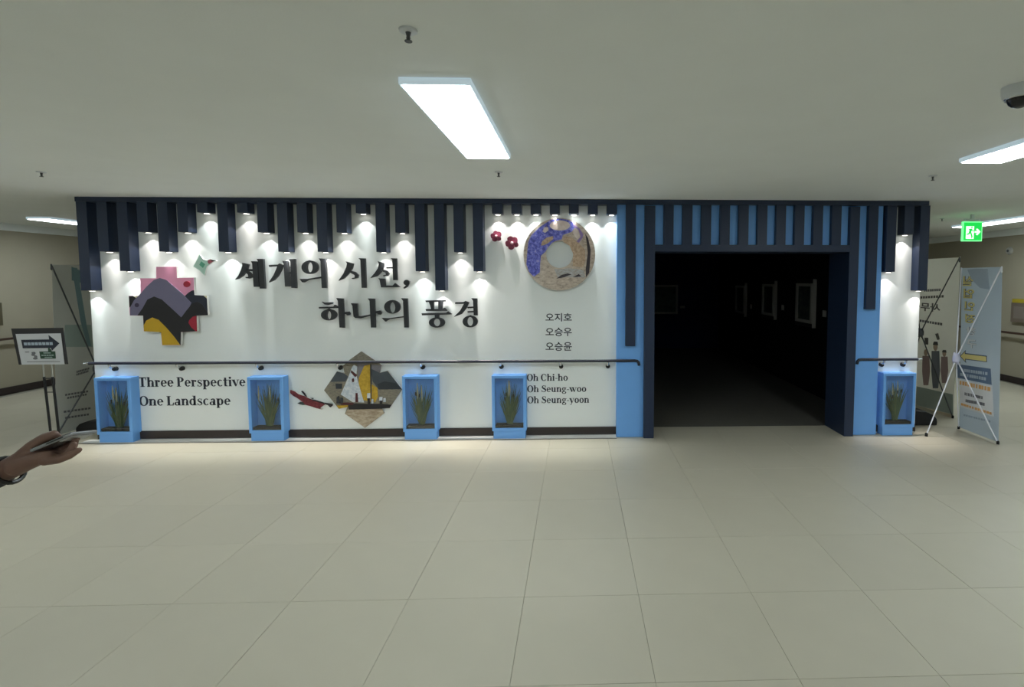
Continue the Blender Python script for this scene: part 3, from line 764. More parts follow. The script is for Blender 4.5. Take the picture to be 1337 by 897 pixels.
cutout('boat_picture', aty(474, 508, WH), 'many-cornered picture of white and yellow sailing boats behind the handrail', ze,
       [(830, 30), (965, 118), (1050, 180), (1030, 258), (1108, 237), (1265, 435), (1130, 637), (1045, 620), (1075, 690), (870, 845), (655, 695), (680, 625), (590, 643), (433, 445), (570, 243), (650, 265), (635, 185), (700, 125)],
       K_sea,
       [('mist', [(780, 150), (1045, 180), (1028, 255), (940, 240), (800, 330)], K_mist),
        ('hill', [(500, 355), (570, 246), (650, 268), (690, 300), (660, 352)], K_hill), ('hill', [(930, 215), (1030, 261), (1107, 241), (1258, 428), (1015, 436), (950, 350)], K_hill),
        ('dark_hill', [(1000, 380), (1080, 350), (1200, 370), (1260, 434), (1015, 438)], K_hill2),
        ('boathouse', [(555, 375), (625, 375), (622, 430), (560, 430)], K_hill2),
        ('yellow_sail', [(862, 182), (930, 168), (936, 380), (1000, 420), (1008, 510), (975, 575), (855, 550), (800, 400), (805, 310)], K_ysail),
        ('white_sail', [(752, 172), (785, 195), (776, 290), (820, 440), (858, 575), (740, 572), (610, 490), (690, 310), (730, 200)], K_sail),
        ('sail_stripe', [(722, 230), (784, 282), (766, 308), (718, 255)], K_brn), ('sail_patch', ell(742, 338, 13, 22, 12), K_brn), ('mast', [(922, 168), (936, 168), (940, 590), (930, 590)], K_hill2),
        ('hull', [(680, 596), (760, 588), (1060, 594), (1150, 600), (1130, 634), (1050, 640), (700, 652), (690, 625)], K_ink),
        ('red_hull', [(600, 576), (745, 580), (745, 600), (615, 600)], K_brn),
        ('beach_edge', [(568, 608), (690, 604), (682, 622), (590, 641)], K_ysail),
        ('sand', [(682, 652), (1048, 645), (1073, 690), (870, 843), (657, 695)], K_sand),
        ('figure', [(768, 475), (788, 475), (796, 572), (766, 572)], K_brn), ('figure', [(890, 510), (922, 505), (918, 592), (898, 592)], K_ink),
        ('figure', [(892, 478), (922, 476), (924, 530), (890, 530)], K_sail), ('figure', [(938, 540), (955, 540), (957, 586), (936, 586)], K_sail),
        ('figure', [(1022, 518), (1052, 518), (1052, 556), (1020, 556)], K_sail), ('figure', [(1066, 530), (1086, 530), (1088, 570), (1062, 570)], K_sail),
        ('figure', [(1026, 556), (1050, 556), (1046, 590), (1026, 590)], K_ink), ('figure', [(566, 520), (590, 505), (596, 586), (564, 586)], K_hill2), ('figure', [(608, 525), (630, 530), (628, 586), (604, 586)], K_hill2)],
       WH-0.03, 0.025)
def zf(x, y): return (375+x/20.57, 505+y/20.57)
K_wine = patch_mat('paint_wine', [(0.35, (86, 30, 40)), (0.55, (122, 44, 52)), (0.7, (140, 70, 66))], 40)
cutout('bird_cutout', aty(407, 522, WH), 'long dark red cut-out like a flying bird, left of the boat picture', zf,
       [(75, 92), (110, 88), (200, 120), (300, 195), (380, 225), (470, 250), (530, 285), (640, 335), (760, 355), (860, 385), (1000, 430), (1010, 480), (910, 545), (890, 585), (960, 603), (900, 605), (780, 575), (620, 520), (480, 485), (420, 410), (240, 285), (160, 245), (80, 170)],
       K_wine,
       [('back_edge', [(540, 298), (640, 330), (760, 352), (1000, 428), (1000, 470), (860, 425), (700, 375)], K_ink)], WH-0.025, 0.018)
bc = [o for o in COL.objects if o.name == 'bird_cutout'][0]
for nm, pts in (('wing', [(370, 120), (400, 112), (470, 185), (530, 290), (490, 280), (440, 200)]), ('tail', [(985, 428), (1200, 470), (1222, 495), (1170, 552), (1140, 545), (1090, 495), (990, 462)]),
                ('lower_wing', [(270, 440), (340, 412), (430, 408), (500, 440), (540, 488), (420, 490), (320, 468)])):
    B().slab(P3([zf(*p) for p in pts], WH-0.022), (0, 0.012, 0)).build(nm, K_ink if nm != 'lower_wing' else colour('paint_dark_green', (58, 70, 68)), bc)

# ------------------------------------------------------------------ paintings in the dark gallery
M_frame = mat('pale_frame', (178, 178, 174), 0.5); M_canvas = patch_mat('dim_canvas', [(0.3, (30, 36, 40)), (0.55, (66, 74, 70)), (0.7, (104, 104, 92))], 10)
M_case = mat('frame_case', (30, 30, 32), 0.6)
def wall_painting(pxa, pxb, pt, pb, ps, label, mount):
    """hung on the right gallery wall, seen at a slant"""
    xf = GXR-0.05
    near = atx(pxb, (pt+pb)/2, xf).y; far = atx(pxa, (pt+pb)/2, xf).y
    zt = atx(pxb, pt, xf).z; zb = atx(pxb, pb, xf).z
    t = thing('framed_painting', (GXR, (near+far)/2, zb), label, 'painting', 'paintings on the right gallery wall')
    B().box(xf+0.012, GXR-0.0005, near-0.02, far+0.03, zb-0.06, zt+0.06).build('backing', M_case, t)
    B().box(xf-0.002, GXR-0.0005, near-0.032, near-0.02, zb-0.06, zt+0.06).build('frame_side', M_frame, t)
    fw = 0.045
    for (a, b_, c, d) in ((near, far, zt-fw, zt), (near, far, zb, zb+fw), (near, near+fw, zb+fw, zt-fw), (far-fw*1.6, far, zb+fw, zt-fw)):
        B().box(xf-0.008, xf+0.012, a, b_, c, d).build('frame_bar', M_frame, t)
    B().box(xf+0.006, xf+0.0119, near+fw, far-fw*1.6, zb+fw, zt-fw).build('canvas', M_canvas, t)
    tag(B().box(GXR-0.008, GXR-0.0003, near-0.34, near-0.24, zb+0.12, zb+0.21).build('caption_card', M_frame), 'white caption card beside the '+mount, 'caption card', 'caption cards in the gallery')
wall_painting(960, 971.5, 373, 410, 0, 'farthest of three slanted framed paintings in the dark gallery', 'farthest painting on the right gallery wall')
wall_painting(995, 1010, 371, 413, 0, 'middle of three slanted framed paintings in the dark gallery', 'middle painting on the right gallery wall')
wall_painting(1039, 1060, 370, 423, 0, 'nearest framed painting in the dark gallery, with a dark peak', 'nearest painting on the right gallery wall')
ya = GYB-0.04
pa = aty(838, 372, ya); pb_ = aty(885, 410, ya)
t = thing('framed_painting', ((pa.x+pb_.x)/2, GYB, pb_.z), 'wide framed painting on the navy back wall of the gallery', 'painting')
for (x0_, x1_, z0_, z1_) in ((pa.x, pb_.x, pa.z-0.05, pa.z), (pa.x, pb_.x, pb_.z, pb_.z+0.05), (pa.x, pa.x+0.05, pb_.z+0.05, pa.z-0.05), (pb_.x-0.05, pb_.x, pb_.z+0.05, pa.z-0.05)):
    B().box(x0_, x1_, ya, GYB-0.0004, z0_, z1_).build('frame_bar', M_frame, t)
B().box(pa.x+0.05, pb_.x-0.05, ya+0.015, GYB-0.0004, pb_.z+0.05, pa.z-0.05).build('canvas', patch_mat('sea_canvas', [(0.3, (40, 62, 66)), (0.6, (96, 116, 110))], 9), t)
cpx = aty(891, 401, GYB-0.008)
tag(B().box(cpx.x-0.06, cpx.x+0.06, GYB-0.008, GYB-0.0004, cpx.z-0.03, cpx.z+0.03).build('caption_card', M_frame), 'white caption card on the navy back wall', 'caption card', 'caption cards in the gallery')

# ------------------------------------------------------------------ x-banners
M_rod = mat('rod_silver', (236, 238, 246), 0.3, metal=0.1); M_rodd = mat('rod_dark', (84, 88, 92), 0.4, metal=0.3)
M_rubber = mat('rubber', (18, 18, 18), 0.8); M_hub = mat('hub_lilac', (206, 208, 232), 0.4)
def cloth(name, rgb, tr=0.3):
    m = mat(name, rgb, 0.8, var=0.03)
    nt = m.node_tree; b = nt.nodes['Principled BSDF']; out = [n for n in nt.nodes if n.type == 'OUTPUT_MATERIAL'][0]
    t_ = nt.nodes.new('ShaderNodeBsdfTranslucent'); t_.inputs[0].default_value = [lin(v) for v in rgb]+[1]
    mx = nt.nodes.new('ShaderNodeMixShader'); mx.inputs[0].default_value = tr
    nt.links.new(b.outputs[0], mx.inputs[1]); nt.links.new(t_.outputs[0], mx.inputs[2]); nt.links.new(mx.outputs[0], out.inputs[0])
    return m
def xbanner(label, x, yn, yf, z0, z1, hub, cloth_m, rodm, hubm, prop, tilt=0.0, zn=0.0):
    """a cloth sheet in a plane of constant x held by crossed rods and a hub; returns (root, point function)"""
    def pt(u, v, dx=0.0):     # u: 0 near end .. 1 far end, v: 0 bottom .. 1 top
        return Vector((x+dx+tilt*(v-0.5), yn+(yf-yn)*u, z0+(z1-z0)*v))
    t = thing('banner_stand', ((x+hub[0])/2, (yn+yf)/2, 0), label, 'banner stand')
    b = B(); nu, nv = 8, 16; vs = []; fs = []
    for layer in (0.0, 0.0008):
        for j in range(nv+1):
            for i in range(nu+1):
                u, v = i/nu, j/nv
                bow = 0.012*math.sin(math.pi*u)*math.sin(math.pi*v)
                vs.append(pt(u, v, layer+bow*0.0))
    k = (nu+1)*(nv+1)
    for j in range(nv):
        for i in range(nu):
            a = j*(nu+1)+i
            fs.append((a, a+1, a+nu+2, a+nu+1)); fs.append((a+k, a+k+nu+1, a+k+nu+2, a+k+1))
    sh = b.add(vs, fs).build('banner_sheet', cloth_m, t)
    h = Vector(hub)
    for u, v in ((0, 1), (1, 1), (0, 0), (1, 0)):
        e = pt(u, v, -0.006)
        if v == 0: e.z = 0.012
        B().tube([h, e], 0.0068, 8).build('rod', rodm, t, smooth=True)
        if v == 0: B().lathe((e.x, e.y, 0.0), [(0.013, 0), (0.013, 0.028), (0.008, 0.034)], seg=12).build('foot', M_rubber, t, smooth=True)
        else: B().cone(e-Vector((0, 0, 0.05)), 0.009, e, 0.007, 10, 3).build('rod_tip', rodm, t, smooth=True)
    if prop:
        B().tube([h, (prop[0], prop[1], 0.012)], 0.0065, 8).build('prop_leg', rodm, t, smooth=True)
        B().lathe((prop[0], prop[1], 0.0), [(0.015, 0), (0.015, 0.028), (0.009, 0.036)], seg=12).build('foot', M_rubber, t, smooth=True)
    hb = B().lathe(h, [(0.016, -0.05), (0.036, -0.03), (0.038, 0.012), (0.026, 0.05), (0.01, 0.056)], seg=14)
    for dy in (-1, 1):
        for dz in (-1, 1):
            hb.cone(h, 0.016, h+Vector((0, dy*0.03, dz*0.05)), 0.012, 8, 2)
    hb.build('hub', hubm, t, smooth=True)
    return t, pt
def flat(t, pt, pts, m, name, dx=-0.0012, th=0.003):
    B().slab([pt(u, v, dx) for (u, v) in pts], (th, 0, 0)).build(name, m, t)
def banner_text(t, pt, txt, u0, u1, v0, v1, m, dx=-0.0016, th=0.004, bold=0.0, name='print_line'):
    """reads the right way from the +x side, so the viewer sees it mirrored through the cloth"""
    text_mesh(txt, lambda a, b: pt(u0+(u1-u0)*a, v0+(v1-v0)*b, dx), (th, 0, 0), m, t, name, bold)
def bars(t, pt, u0, u1, vs, h, m, seed):
    rn = random.Random(seed)
    for v in vs:
        b = B(); u = u0
        while u < u1-0.02:
            w = rn.uniform(0.02, 0.045); b.slab([pt(a, c, -0.0018) for (a, c) in ((u, v), (min(u+w, u1), v), (min(u+w, u1), v+h), (u, v+h))], (0.004, 0, 0)); u += w+0.012
        b.build('print_line', m, t)
# near banner on the right
C1 = cloth('banner_blue_grey', (212, 222, 230), 0.45); I_navy = mat('ink_slate', (72, 86, 108), 0.7); I_blue = mat('ink_blue_band', (96, 116, 142), 0.7)
I_yel = mat('ink_pale_yellow', (226, 212, 140), 0.7); I_wht = mat('ink_white', (226, 228, 230), 0.7); I_org = mat('ink_orange', (222, 172, 110), 0.7); I_gry = mat('ink_grey', (112, 112, 118), 0.7); I_pale = mat('ink_pale_blue', (172, 186, 200), 0.7)
pN = atz(1302, 580, 0.0); pFr = atz(1248, 560, 0.0)
xb = (pN.x+pFr.x)/2
zt1 = atx(1293, 349, xb).z
hubp = Vector((xb-0.2, (pN.y+pFr.y)/2, 0)); hubp = atx(1248.5, 468, xb-0.2)
prp = atz(1209.5, 569.5, 0.0)
bt, bp = xbanner('pale blue banner on crossed silver rods at the right edge of the hall', xb, pN.y, pFr.y, 0.02, zt1, (hubp.x, hubp.y, hubp.z), C1, M_rod, M_hub, (prp.x, prp.y), tilt=-0.05)
def bpx(px, py):
    p = atx(px, py, xb); return ((p.y-pN.y)/(pFr.y-pN.y), (p.z-0.02)/(zt1-0.02))
for k, ch in enumerate('실업인정창구'):
    cy0 = 359.5+k*16.4; m = I_yel if k < 4 else I_wht
    u_r, v0_ = bpx(1273.5+k*0.3, cy0+14); u_l, v1_ = bpx(1260+k*0.6, cy0+1)
    banner_text(bt, bp, ch, u_r, u_l, v0_, v1_, I_navy, bold=0.05, name='letter_shadow')
    banner_text(bt, bp, ch, u_r, u_l, v0_, v1_, m, dx=-0.0030, th=0.0062, bold=0.018 if k < 4 else 0.03, name='letter')
def bquad(pts, m, name, dx=-0.0012): flat(bt, bp, [bpx(*p) for p in pts], m, name, dx)
bquad([(1253, 465), (1261, 457), (1260.5, 461), (1288.5, 464.5), (1288.5, 473), (1260.5, 469.5), (1261, 474)], I_navy, 'arrow_outline')
bquad([(1254.3, 465), (1260, 459.3), (1259.7, 462.2), (1287.6, 465.6), (1287.6, 472), (1259.7, 468.3), (1260, 471.5)], I_yel, 'arrow', -0.0024)
bquad([(1247, 475), (1293, 481.5), (1293.8, 502.5), (1248.5, 493)], I_blue, 'blue_band')
bquad([(1250, 495), (1294.5, 504), (1295.2, 544.5), (1252, 531.5)], I_wht, 'white_notice')
bquad([(1276, 351), (1292.6, 351), (1294.5, 378), (1282, 376), (1271, 365), (1266, 352)], I_pale, 'printed_swoosh')
def bline(px0, py0, px1, py1, h, m, seed):
    u0, v0 = bpx(px0, py0); u1, v1 = bpx(px1, py1); n = 11; rn = random.Random(seed); b = B()
    for k in range(n):
        a, c = k/n, (k+rn.uniform(0.55, 0.95))/n
        q = []
        for s_, dv in ((a, 0), (c, 0), (c, h), (a, h)):
            q.append(bp(u0+(u1-u0)*s_, v0+(v1-v0)*s_+dv, -0.0030))
        b.slab(q, (0.0062, 0, 0))
    b.build('print_line', m, bt)
bline(1255, 485, 1289, 490, 0.018, I_pale, 1); bline(1253, 490.5, 1287, 497, 0.018, I_pale, 2)
bline(1252, 502, 1292, 511, 0.024, I_org, 3); bline(1258, 516, 1282, 521.5, 0.018, I_gry, 4); bline(1259, 525, 1284, 530, 0.018, I_gry, 5); bline(1253, 529, 1294, 542, 0.014, I_org, 6); bline(1256, 543, 1292, 552, 0.012, I_pale, 7)

# far banner on the right
C2 = cloth('banner_ivory', (240, 239, 232), 0.45); I_teal = mat('ink_grey_teal', (166, 180, 174), 0.7); I_tan = mat('ink_tan', (206, 194, 168), 0.7)
I_mau = mat('ink_mauve', (168, 146, 146), 0.7); I_suit = mat('ink_suit', (126, 132, 142), 0.7); I_skin = mat('ink_skin', (190, 168, 150), 0.7); I_drk = mat('ink_dark', (104, 102, 102), 0.7)
q0 = atz(1244.5, 546, 0.0); x2 = q0.x; yn2 = q0.y; yf2 = yn2+0.95; zt2 = atx(1235, 337, x2).z
hub2 = atx(1203, 448, x2-0.12)
bt2, bp2 = xbanner('ivory banner with printed people, partly hidden behind the exhibition wall end', x2, yn2, yf2, 0.02, zt2, (hub2.x, (yn2+yf2)/2, 0.98), C2, M_rodd, M_rodd, None)
def b2(px, py):
    p = atx(px, py, x2); return ((p.y-yn2)/(yf2-yn2), (p.z-0.02)/(zt2-0.02))
def q2(pts, m, name, dx=-0.0012): flat(bt2, bp2, [b2(*p) for p in pts], m, name, dx)
u0_, v0_ = b2(1227.5, 408); u1_, v1_ = b2(1191, 394)
banner_text(bt2, bp2, '사무실', u0_, u1_, v0_, v1_, I_drk, bold=0.02)
for (pa_, pb2, m) in (((1232, 388.5), (1201, 390), I_drk), ((1228, 380), (1206, 381), I_gry), ((1230, 425), (1200, 420), I_gry)):
    ua, va = b2(*pa_); ub, vb = b2(*pb2); b = B()
    for k in range(9):
        a, c = k/9, (k+0.7)/9
        b.slab([bp2(ua+(ub-ua)*s_, va+(vb-va)*s_+dv, -0.002) for (s_, dv) in ((a, 0), (c, 0), (c, 0.016), (a, 0.016))], (0.004, 0, 0))
    b.build('print_line', m, bt2)
q2([(1195, 504), (1244, 515), (1244.5, 541), (1195, 529)], I_teal, 'teal_band')
q2([(1195, 529.3), (1244.5, 541.3), (1244.6, 545.5), (1195, 535)], I_tan, 'tan_band')
for (cx, top_, bot_, w, suit, hat) in ((1209, 455, 503, 9, I_mau, 0), (1221.5, 446, 507, 10, I_suit, 1), (1233, 457, 500, 8.5, I_mau, 1)):
    hgt = bot_-top_
    q2([(cx-w*.5, top_+hgt*.2), (cx+w*.5, top_+hgt*.2), (cx+w*.6, top_+hgt*.62), (cx+w*.35, bot_), (cx-w*.35, bot_), (cx-w*.55, top_+hgt*.62)], suit, 'printed_person')
    q2(ell(cx, top_+hgt*.11, w*.28, hgt*.09, 14), I_skin, 'printed_face', -0.002)
    if hat: q2([(cx-w*.34, top_+hgt*.07), (cx-w*.2, top_), (cx+w*.25, top_), (cx+w*.36, top_+hgt*.08)], I_drk, 'printed_hair', -0.0026)
q2([(1207, 441), (1212, 441), (1212, 450), (1207, 450)], I_drk, 'printed_icon'); q2([(1221, 436), (1225, 435), (1227, 443), (1224, 444)], I_drk, 'printed_icon')

# banner on the left, seen past the end of the wall
C3 = cloth('banner_grey_white', (214, 216, 212), 0.45); I_t2 = mat('ink_dull_teal', (122, 152, 160), 0.7); I_t3 = mat('ink_sage', (164, 182, 178), 0.7)
q3 = atz(78.5, 571, 0.0); x3 = q3.x; yn3 = q3.y; yf3 = yn3+0.62; zt3 = atx(89, 346, x3).z
bt3, bp3 = xbanner('grey white banner left of the exhibition wall, behind the arrow sign', x3, yn3, yf3, 0.02, zt3, (x3+0.14, (yn3+yf3)/2, 0.68), C3, M_rodd, M_rodd, None, tilt=0.06)
def b3(px, py):
    p = atx(px, py, x3); return ((p.y-yn3)/(yf3-yn3), (p.z-0.02)/(zt3-0.02))
def q3_(pts, m, name, dx=0.0012): flat(bt3, bp3, [b3(*p) for p in pts], m, name, dx, -0.003)
def v3(px, py): return b3(px, py)[1]
q3_([(89.5, 348), (112, 358), (112, 372), (90.5, 366)], I_t2, 'teal_header')
q3_([(83.5, 424), (118, 424), (121, 453), (82, 453)], I_t3, 'sage_band')
q3_([(90, 349), (97, 350), (112, 425), (119, 452), (114, 452), (104, 420)], I_t2, 'teal_diagonal', 0.0024)
for k, (vy, a, c) in enumerate(((483, 101, 118), (486.5, 101, 117), (513, 87, 118), (517, 90, 116), (535, 86, 122), (543, 88, 120))):
    ua, va = b3(a, vy+4); ub, vb = b3(c, vy-1); b = B()
    for s in range(8):
        a0, c0 = s/8, (s+0.72)/8
        b.slab([bp3(ua+(ub-ua)*w_, va+(vb-va)*w_+dv, 0.002) for (w_, dv) in ((a0, 0), (c0, 0), (c0, 0.012), (a0, 0.012))], (-0.004, 0, 0))
    b.build('print_line', I_gry, bt3)
# black plastic base weights beside the outer banners
def weight(c, sx, sy, h, label):
    b = B(); n = 10; L = []
    prof = [(-1, 0), (-1, 0.55), (-0.9, 0.85), (-0.6, 1.0), (0.2, 0.95), (0.75, 0.7), (0.95, 0.45), (1, 0.2), (0.98, 0)]
    b.slab([(c.x+sx*u, c.y-sy, h*v) for (u, v) in prof], (0, 2*sy, 0))
    tag(b.build('base_weight', M_dark, bevel=0.012), label, 'base weight', 'black banner base weights')
wv = atz(1208, 556, 0.0)
weight(Vector((wv.x-0.02, wv.y+0.1, 0)), 0.17, 0.09, 0.17, 'black plastic base weight beside the right banners')
wv = atz(116, 565, 0.0)
weight(Vector((wv.x+0.01, wv.y+0.1, 0)), -0.16, 0.09, 0.13, 'black plastic base weight beside the left banner')

# ------------------------------------------------------------------ arrow sign on a two-pole stand (left)
YS = 5.0
st = thing('sign_stand', (aty(72, 588, YS).x, YS, 0), 'small arrow sign board on twin black poles at the left edge', 'sign stand')
M_sbl = mat('sign_black', (44, 44, 48), 0.5); M_paper = mat('sign_paper', (204, 206, 210), 0.6); M_clear = mat('frosted_tube', (170, 170, 160), 0.3)
def sg(u, v, d=0.0):      # board corners, leaning slightly
    tl_, tr_, br_, bl_ = aty(14.5, 429, YS-0.06-d), aty(81, 428, YS-0.06-d), aty(87.6, 475.6, YS-d), aty(24.5, 476.2, YS-d)
    return (tl_.lerp(tr_, u)).lerp(bl_.lerp(br_, u), v)
def sq(pts, m, name, d, th=0.004): B().slab([sg(u, v, d) for (u, v) in pts], (0, th, 0)).build(name, m, st)
sq([(0, 0), (1, 0), (1, 1), (0, 1)], M_sbl, 'board', 0.0, 0.012)
sq([(0.065, 0.15), (0.958, 0.15), (0.945, 1.0), (0.06, 1.0)], M_paper, 'paper', 0.002)
sq([(0.15, 0.31), (0.71, 0.31), (0.71, 0.19), (0.9, 0.42), (0.73, 0.62), (0.72, 0.545), (0.15, 0.545)], mat('sign_ink', (40, 46, 60), 0.6), 'arrow', 0.004)
sq([(0.47, 0.64), (0.65, 0.64), (0.66, 0.52), (0.71, 0.58), (0.72, 0.64), (0.79, 0.64), (0.78, 0.84), (0.47, 0.84)], mat('sign_green', (46, 74, 58), 0.6), 'green_plate', 0.005)
for k, (u0, u1, v0, v1, m) in enumerate(((0.19, 0.78, 0.385, 0.465, I_pale), (0.55, 0.7, 0.665, 0.695, I_t3), (0.5, 0.76, 0.73, 0.76, I_t3), (0.56, 0.72, 0.79, 0.815, I_t3), (0.18, 0.86, 0.918, 0.932, I_drk), (0.18, 0.26, 0.64, 0.66, I_gry))):
    b = B(); n = 8 if k in (0, 4) else 5
    for s in range(n):
        a, c = u0+(u1-u0)*s/n, u0+(u1-u0)*(s+(0.78 if k != 4 else 0.97))/n
        b.slab([sg(a, v0, 0.0065), sg(c, v0, 0.0065), sg(c, v1, 0.0065), sg(a, v1, 0.0065)], (0, 0.003, 0))
    b.build('print_line', m, st)
for (cu, cv, ru, rv) in ((0.345, 0.68, 0.04, 0.035), (0.33, 0.73, 0.035, 0.03), (0.375, 0.78, 0.03, 0.035), (0.36, 0.83, 0.045, 0.03)):
    sq(ell(cu, cv, ru, rv, 12), I_gry, 'print_emblem', 0.0055, 0.003)
for pxt, pxb in ((57.5, 69), (68.7, 79.5)):
    a = aty(pxt, 492, YS+0.01); c = aty(pxb, 587, YS+0.01)
    B().tube([a, (c.x, c.y, 0.012)], 0.010, 10).build('pole', M_dark, st, smooth=True)
    b_ = aty(pxt-1.5, 474, YS+0.01)
    B().tube([a, b_], 0.006, 10).build('upper_tube', M_clear, st, smooth=True)
a = aty(57.5, 494, YS+0.01); c = aty(68.7, 494, YS+0.01)
B().tube([a, c], 0.006, 8).build('cross_bar', M_dark, st); a = aty(60, 512, YS+0.01); c = aty(71, 512, YS+0.01)
B().tube([a, c], 0.004, 8).build('cross_bar', M_dark, st)
cb = aty(74, 588, YS)
B().lathe((cb.x, YS+0.02, 0.0), [(0.11, 0), (0.11, 0.006), (0.095, 0.012), (0.02, 0.016)], seg=28).build('base_plate', M_dark, st, smooth=True)

# ------------------------------------------------------------------ ceiling fittings
def sprinkler(px, py, label, s=0.75):
    p = atz(px, py, ZC-0.01)
    t = thing('sprinkler', (p.x, p.y, ZC-0.04), label, 'sprinkler', 'ceiling sprinklers')
    B().lathe((p.x, p.y, ZC-0.0085), [(0.03*s, 0.0), (0.038*s, 0.002), (0.04*s, 0.008)], seg=20).build('escutcheon', M_lampbody, t, smooth=True)
    B().lathe((p.x, p.y, ZC-0.032), [(0.006*s, 0), (0.009*s, 0.004), (0.008*s, 0.012), (0.012*s, 0.0235)], seg=12).build('nozzle', M_rodd, t, smooth=True)
    B().lathe((p.x, p.y, ZC-0.038), [(0.016*s, 0), (0.017*s, 0.0025), (0.004*s, 0.0062)], seg=14).build('deflector', M_rodd, t, smooth=True)
sprinkler(533, 43, 'ceiling sprinkler above and nearest to the middle panel light')
sprinkler(651, 226, 'ceiling sprinkler just beyond the far end of the middle panel light')
sprinkler(54, 226, 'ceiling sprinkler near the left edge of the ceiling')
sprinkler(1218, 231, 'ceiling sprinkler above the right end of the slat canopy')
sprinkler(1230, 286, 'ceiling sprinkler just left of the green exit sign')
# dome camera
pc = atz(1332, 119, ZC-0.02)
t = thing('dome_camera', (pc.x, pc.y, ZC-0.09), 'white ceiling dome camera at the upper right edge', 'security camera')
B().lathe((pc.x, pc.y, ZC-0.05), [(0.052, 0.0), (0.06, 0.002), (0.066, 0.03), (0.066, 0.0497)], seg=32).build('housing', M_lampbody, t, smooth=True)
B().lathe((pc.x, pc.y, ZC-0.088), [(0.012, 0), (0.027, 0.005), (0.039, 0.016), (0.046, 0.03), (0.047, 0.0378)], seg=28).build('dome', mat('smoked_dome', (20, 20, 24), 0.12), t, smooth=True)
B().lathe((pc.x, pc.y, ZC-0.054), [(0.0475, 0), (0.053, 0.0), (0.055, 0.0039), (0.0475, 0.0039)], seg=28).build('trim_ring', M_chrome, t, smooth=True)

# exit sign
YE = 6.4
ea, eb = aty(1257.6, 289.2, YE), aty(1282, 315, YE)
ex = thing('exit_sign', ((ea.x+eb.x)/2, YE, eb.z), 'glowing green exit sign with running figure and arrow', 'exit sign')
E_g = mat('exit_green', (20, 190, 70), 0.4, var=0.0, emit=0.9); E_w = mat('exit_white', (220, 255, 225), 0.4, var=0.0, emit=1.0); E_l = mat('exit_edge', (120, 245, 150), 0.4, var=0.0, emit=0.9)
B().box(ea.x, eb.x, YE, YE+0.03, eb.z, ea.z).build('housing', E_l, ex, bevel=0.002)
def xs(u, v): return (ea.x+(eb.x-ea.x)*u, ea.z+(eb.z-ea.z)*v)
def xq(pts, m, nm, d): B().slab([(xs(u, v)[0], YE-d, xs(u, v)[1]) for (u, v) in pts], (0, d-0.0002, 0)).build(nm, m, ex)
xq(rc(0.05, 0.05, 0.95, 0.95), E_g, 'green_face', 0.002)
xq(rc(0.16, 0.24, 0.56, 0.88), E_w, 'door_symbol', 0.004)
xq(ell(0.44, 0.30, 0.04, 0.035, 12), E_g, 'figure_head', 0.006)
for q in ([(0.28, 0.38), (0.46, 0.36), (0.47, 0.42), (0.36, 0.62), (0.27, 0.62), (0.33, 0.45)], [(0.36, 0.55), (0.42, 0.52), (0.5, 0.78), (0.44, 0.86), (0.43, 0.76)], [(0.2, 0.62), (0.34, 0.60), (0.32, 0.66), (0.2, 0.68)], [(0.42, 0.42), (0.56, 0.46), (0.55, 0.5), (0.43, 0.47)]):
    xq(q, E_g, 'running_figure', 0.006)
xq([(0.6, 0.48), (0.74, 0.48), (0.66, 0.38), (0.74, 0.36), (0.9, 0.52), (0.74, 0.70), (0.66, 0.66), (0.74, 0.57), (0.6, 0.57)], E_w, 'arrow_symbol', 0.004)
hx = (ea.x+eb.x)/2
B().box(hx-0.1, hx+0.1, YE, YE+0.03, ea.z+0.002, ea.z+0.03).build('mounting_bar', M_lampbody, ex, bevel=0.002)
B().box(hx-0.02, hx+0.02, YE+0.005, YE+0.025, ea.z+0.03, ZC-0.0003).build('hanger', M_lampbody, ex)
# wall box and alarm on the right wall, box on the left wall
pa = atx(1320.5, 390, XR-0.05); pb_ = atx(1320.5, 420, XR-0.05)
t = thing('wall_box', (XR, pa.y-0.3, pb_.z), 'brown notice box with yellow top on the right corridor wall', 'wall box')
B().box(XR-0.05, XR-0.0005, pa.y-0.55, pa.y, pb_.z, pa.z-0.06).build('case', mat('notice_brown', (116, 104, 92), 0.5), t, bevel=0.004)
B().box(XR-0.055, XR-0.0005, pa.y-0.55, pa.y-0.02, pa.z-0.06, pa.z).build('top_strip', mat('notice_yellow', (168, 150, 44), 0.5), t, bevel=0.003)
B().box(XR-0.056, XR-0.05, pa.y-0.5, pa.y-0.06, pb_.z+0.06, pa.z-0.12).build('front_panel', mat('notice_panel', (130, 120, 112), 0.4), t)
pa = atx(1316.5, 327.5, XR-0.03)
t = thing('wall_alarm', (XR, pa.y, pa.z), 'round white wall alarm high on the right corridor wall', 'alarm')
B().lathe((XR-0.04, pa.y, pa.z), [(0.03, 0), (0.05, 0.006), (0.06, 0.025), (0.062, 0.0395)], axis='x', seg=22).build('cover', mat('alarm_white', (170, 170, 164), 0.5), t, smooth=True)
B().lathe((XR-0.046, pa.y, pa.z), [(0.012, 0), (0.02, 0.002), (0.021, 0.0058)], axis='x', seg=14).build('button', M_rodd, t, smooth=True)
pa = atx(2.5, 395, XL+0.04); pb_ = atx(2.5, 425, XL+0.04)
t = thing('wall_box', (XL, pa.y-0.3, pb_.z), 'dark olive box on the left corridor wall at the frame edge', 'wall box')
B().box(XL+0.0005, XL+0.04, pa.y-0.5, pa.y, pb_.z, pa.z).build('case', mat('olive_box', (92, 86, 66), 0.5), t, bevel=0.004)
B().box(XL+0.04, XL+0.046, pa.y-0.45, pa.y-0.05, pb_.z+0.05, pa.z-0.05).build('front_panel', mat('notice_panel', (130, 120, 112), 0.4), t)

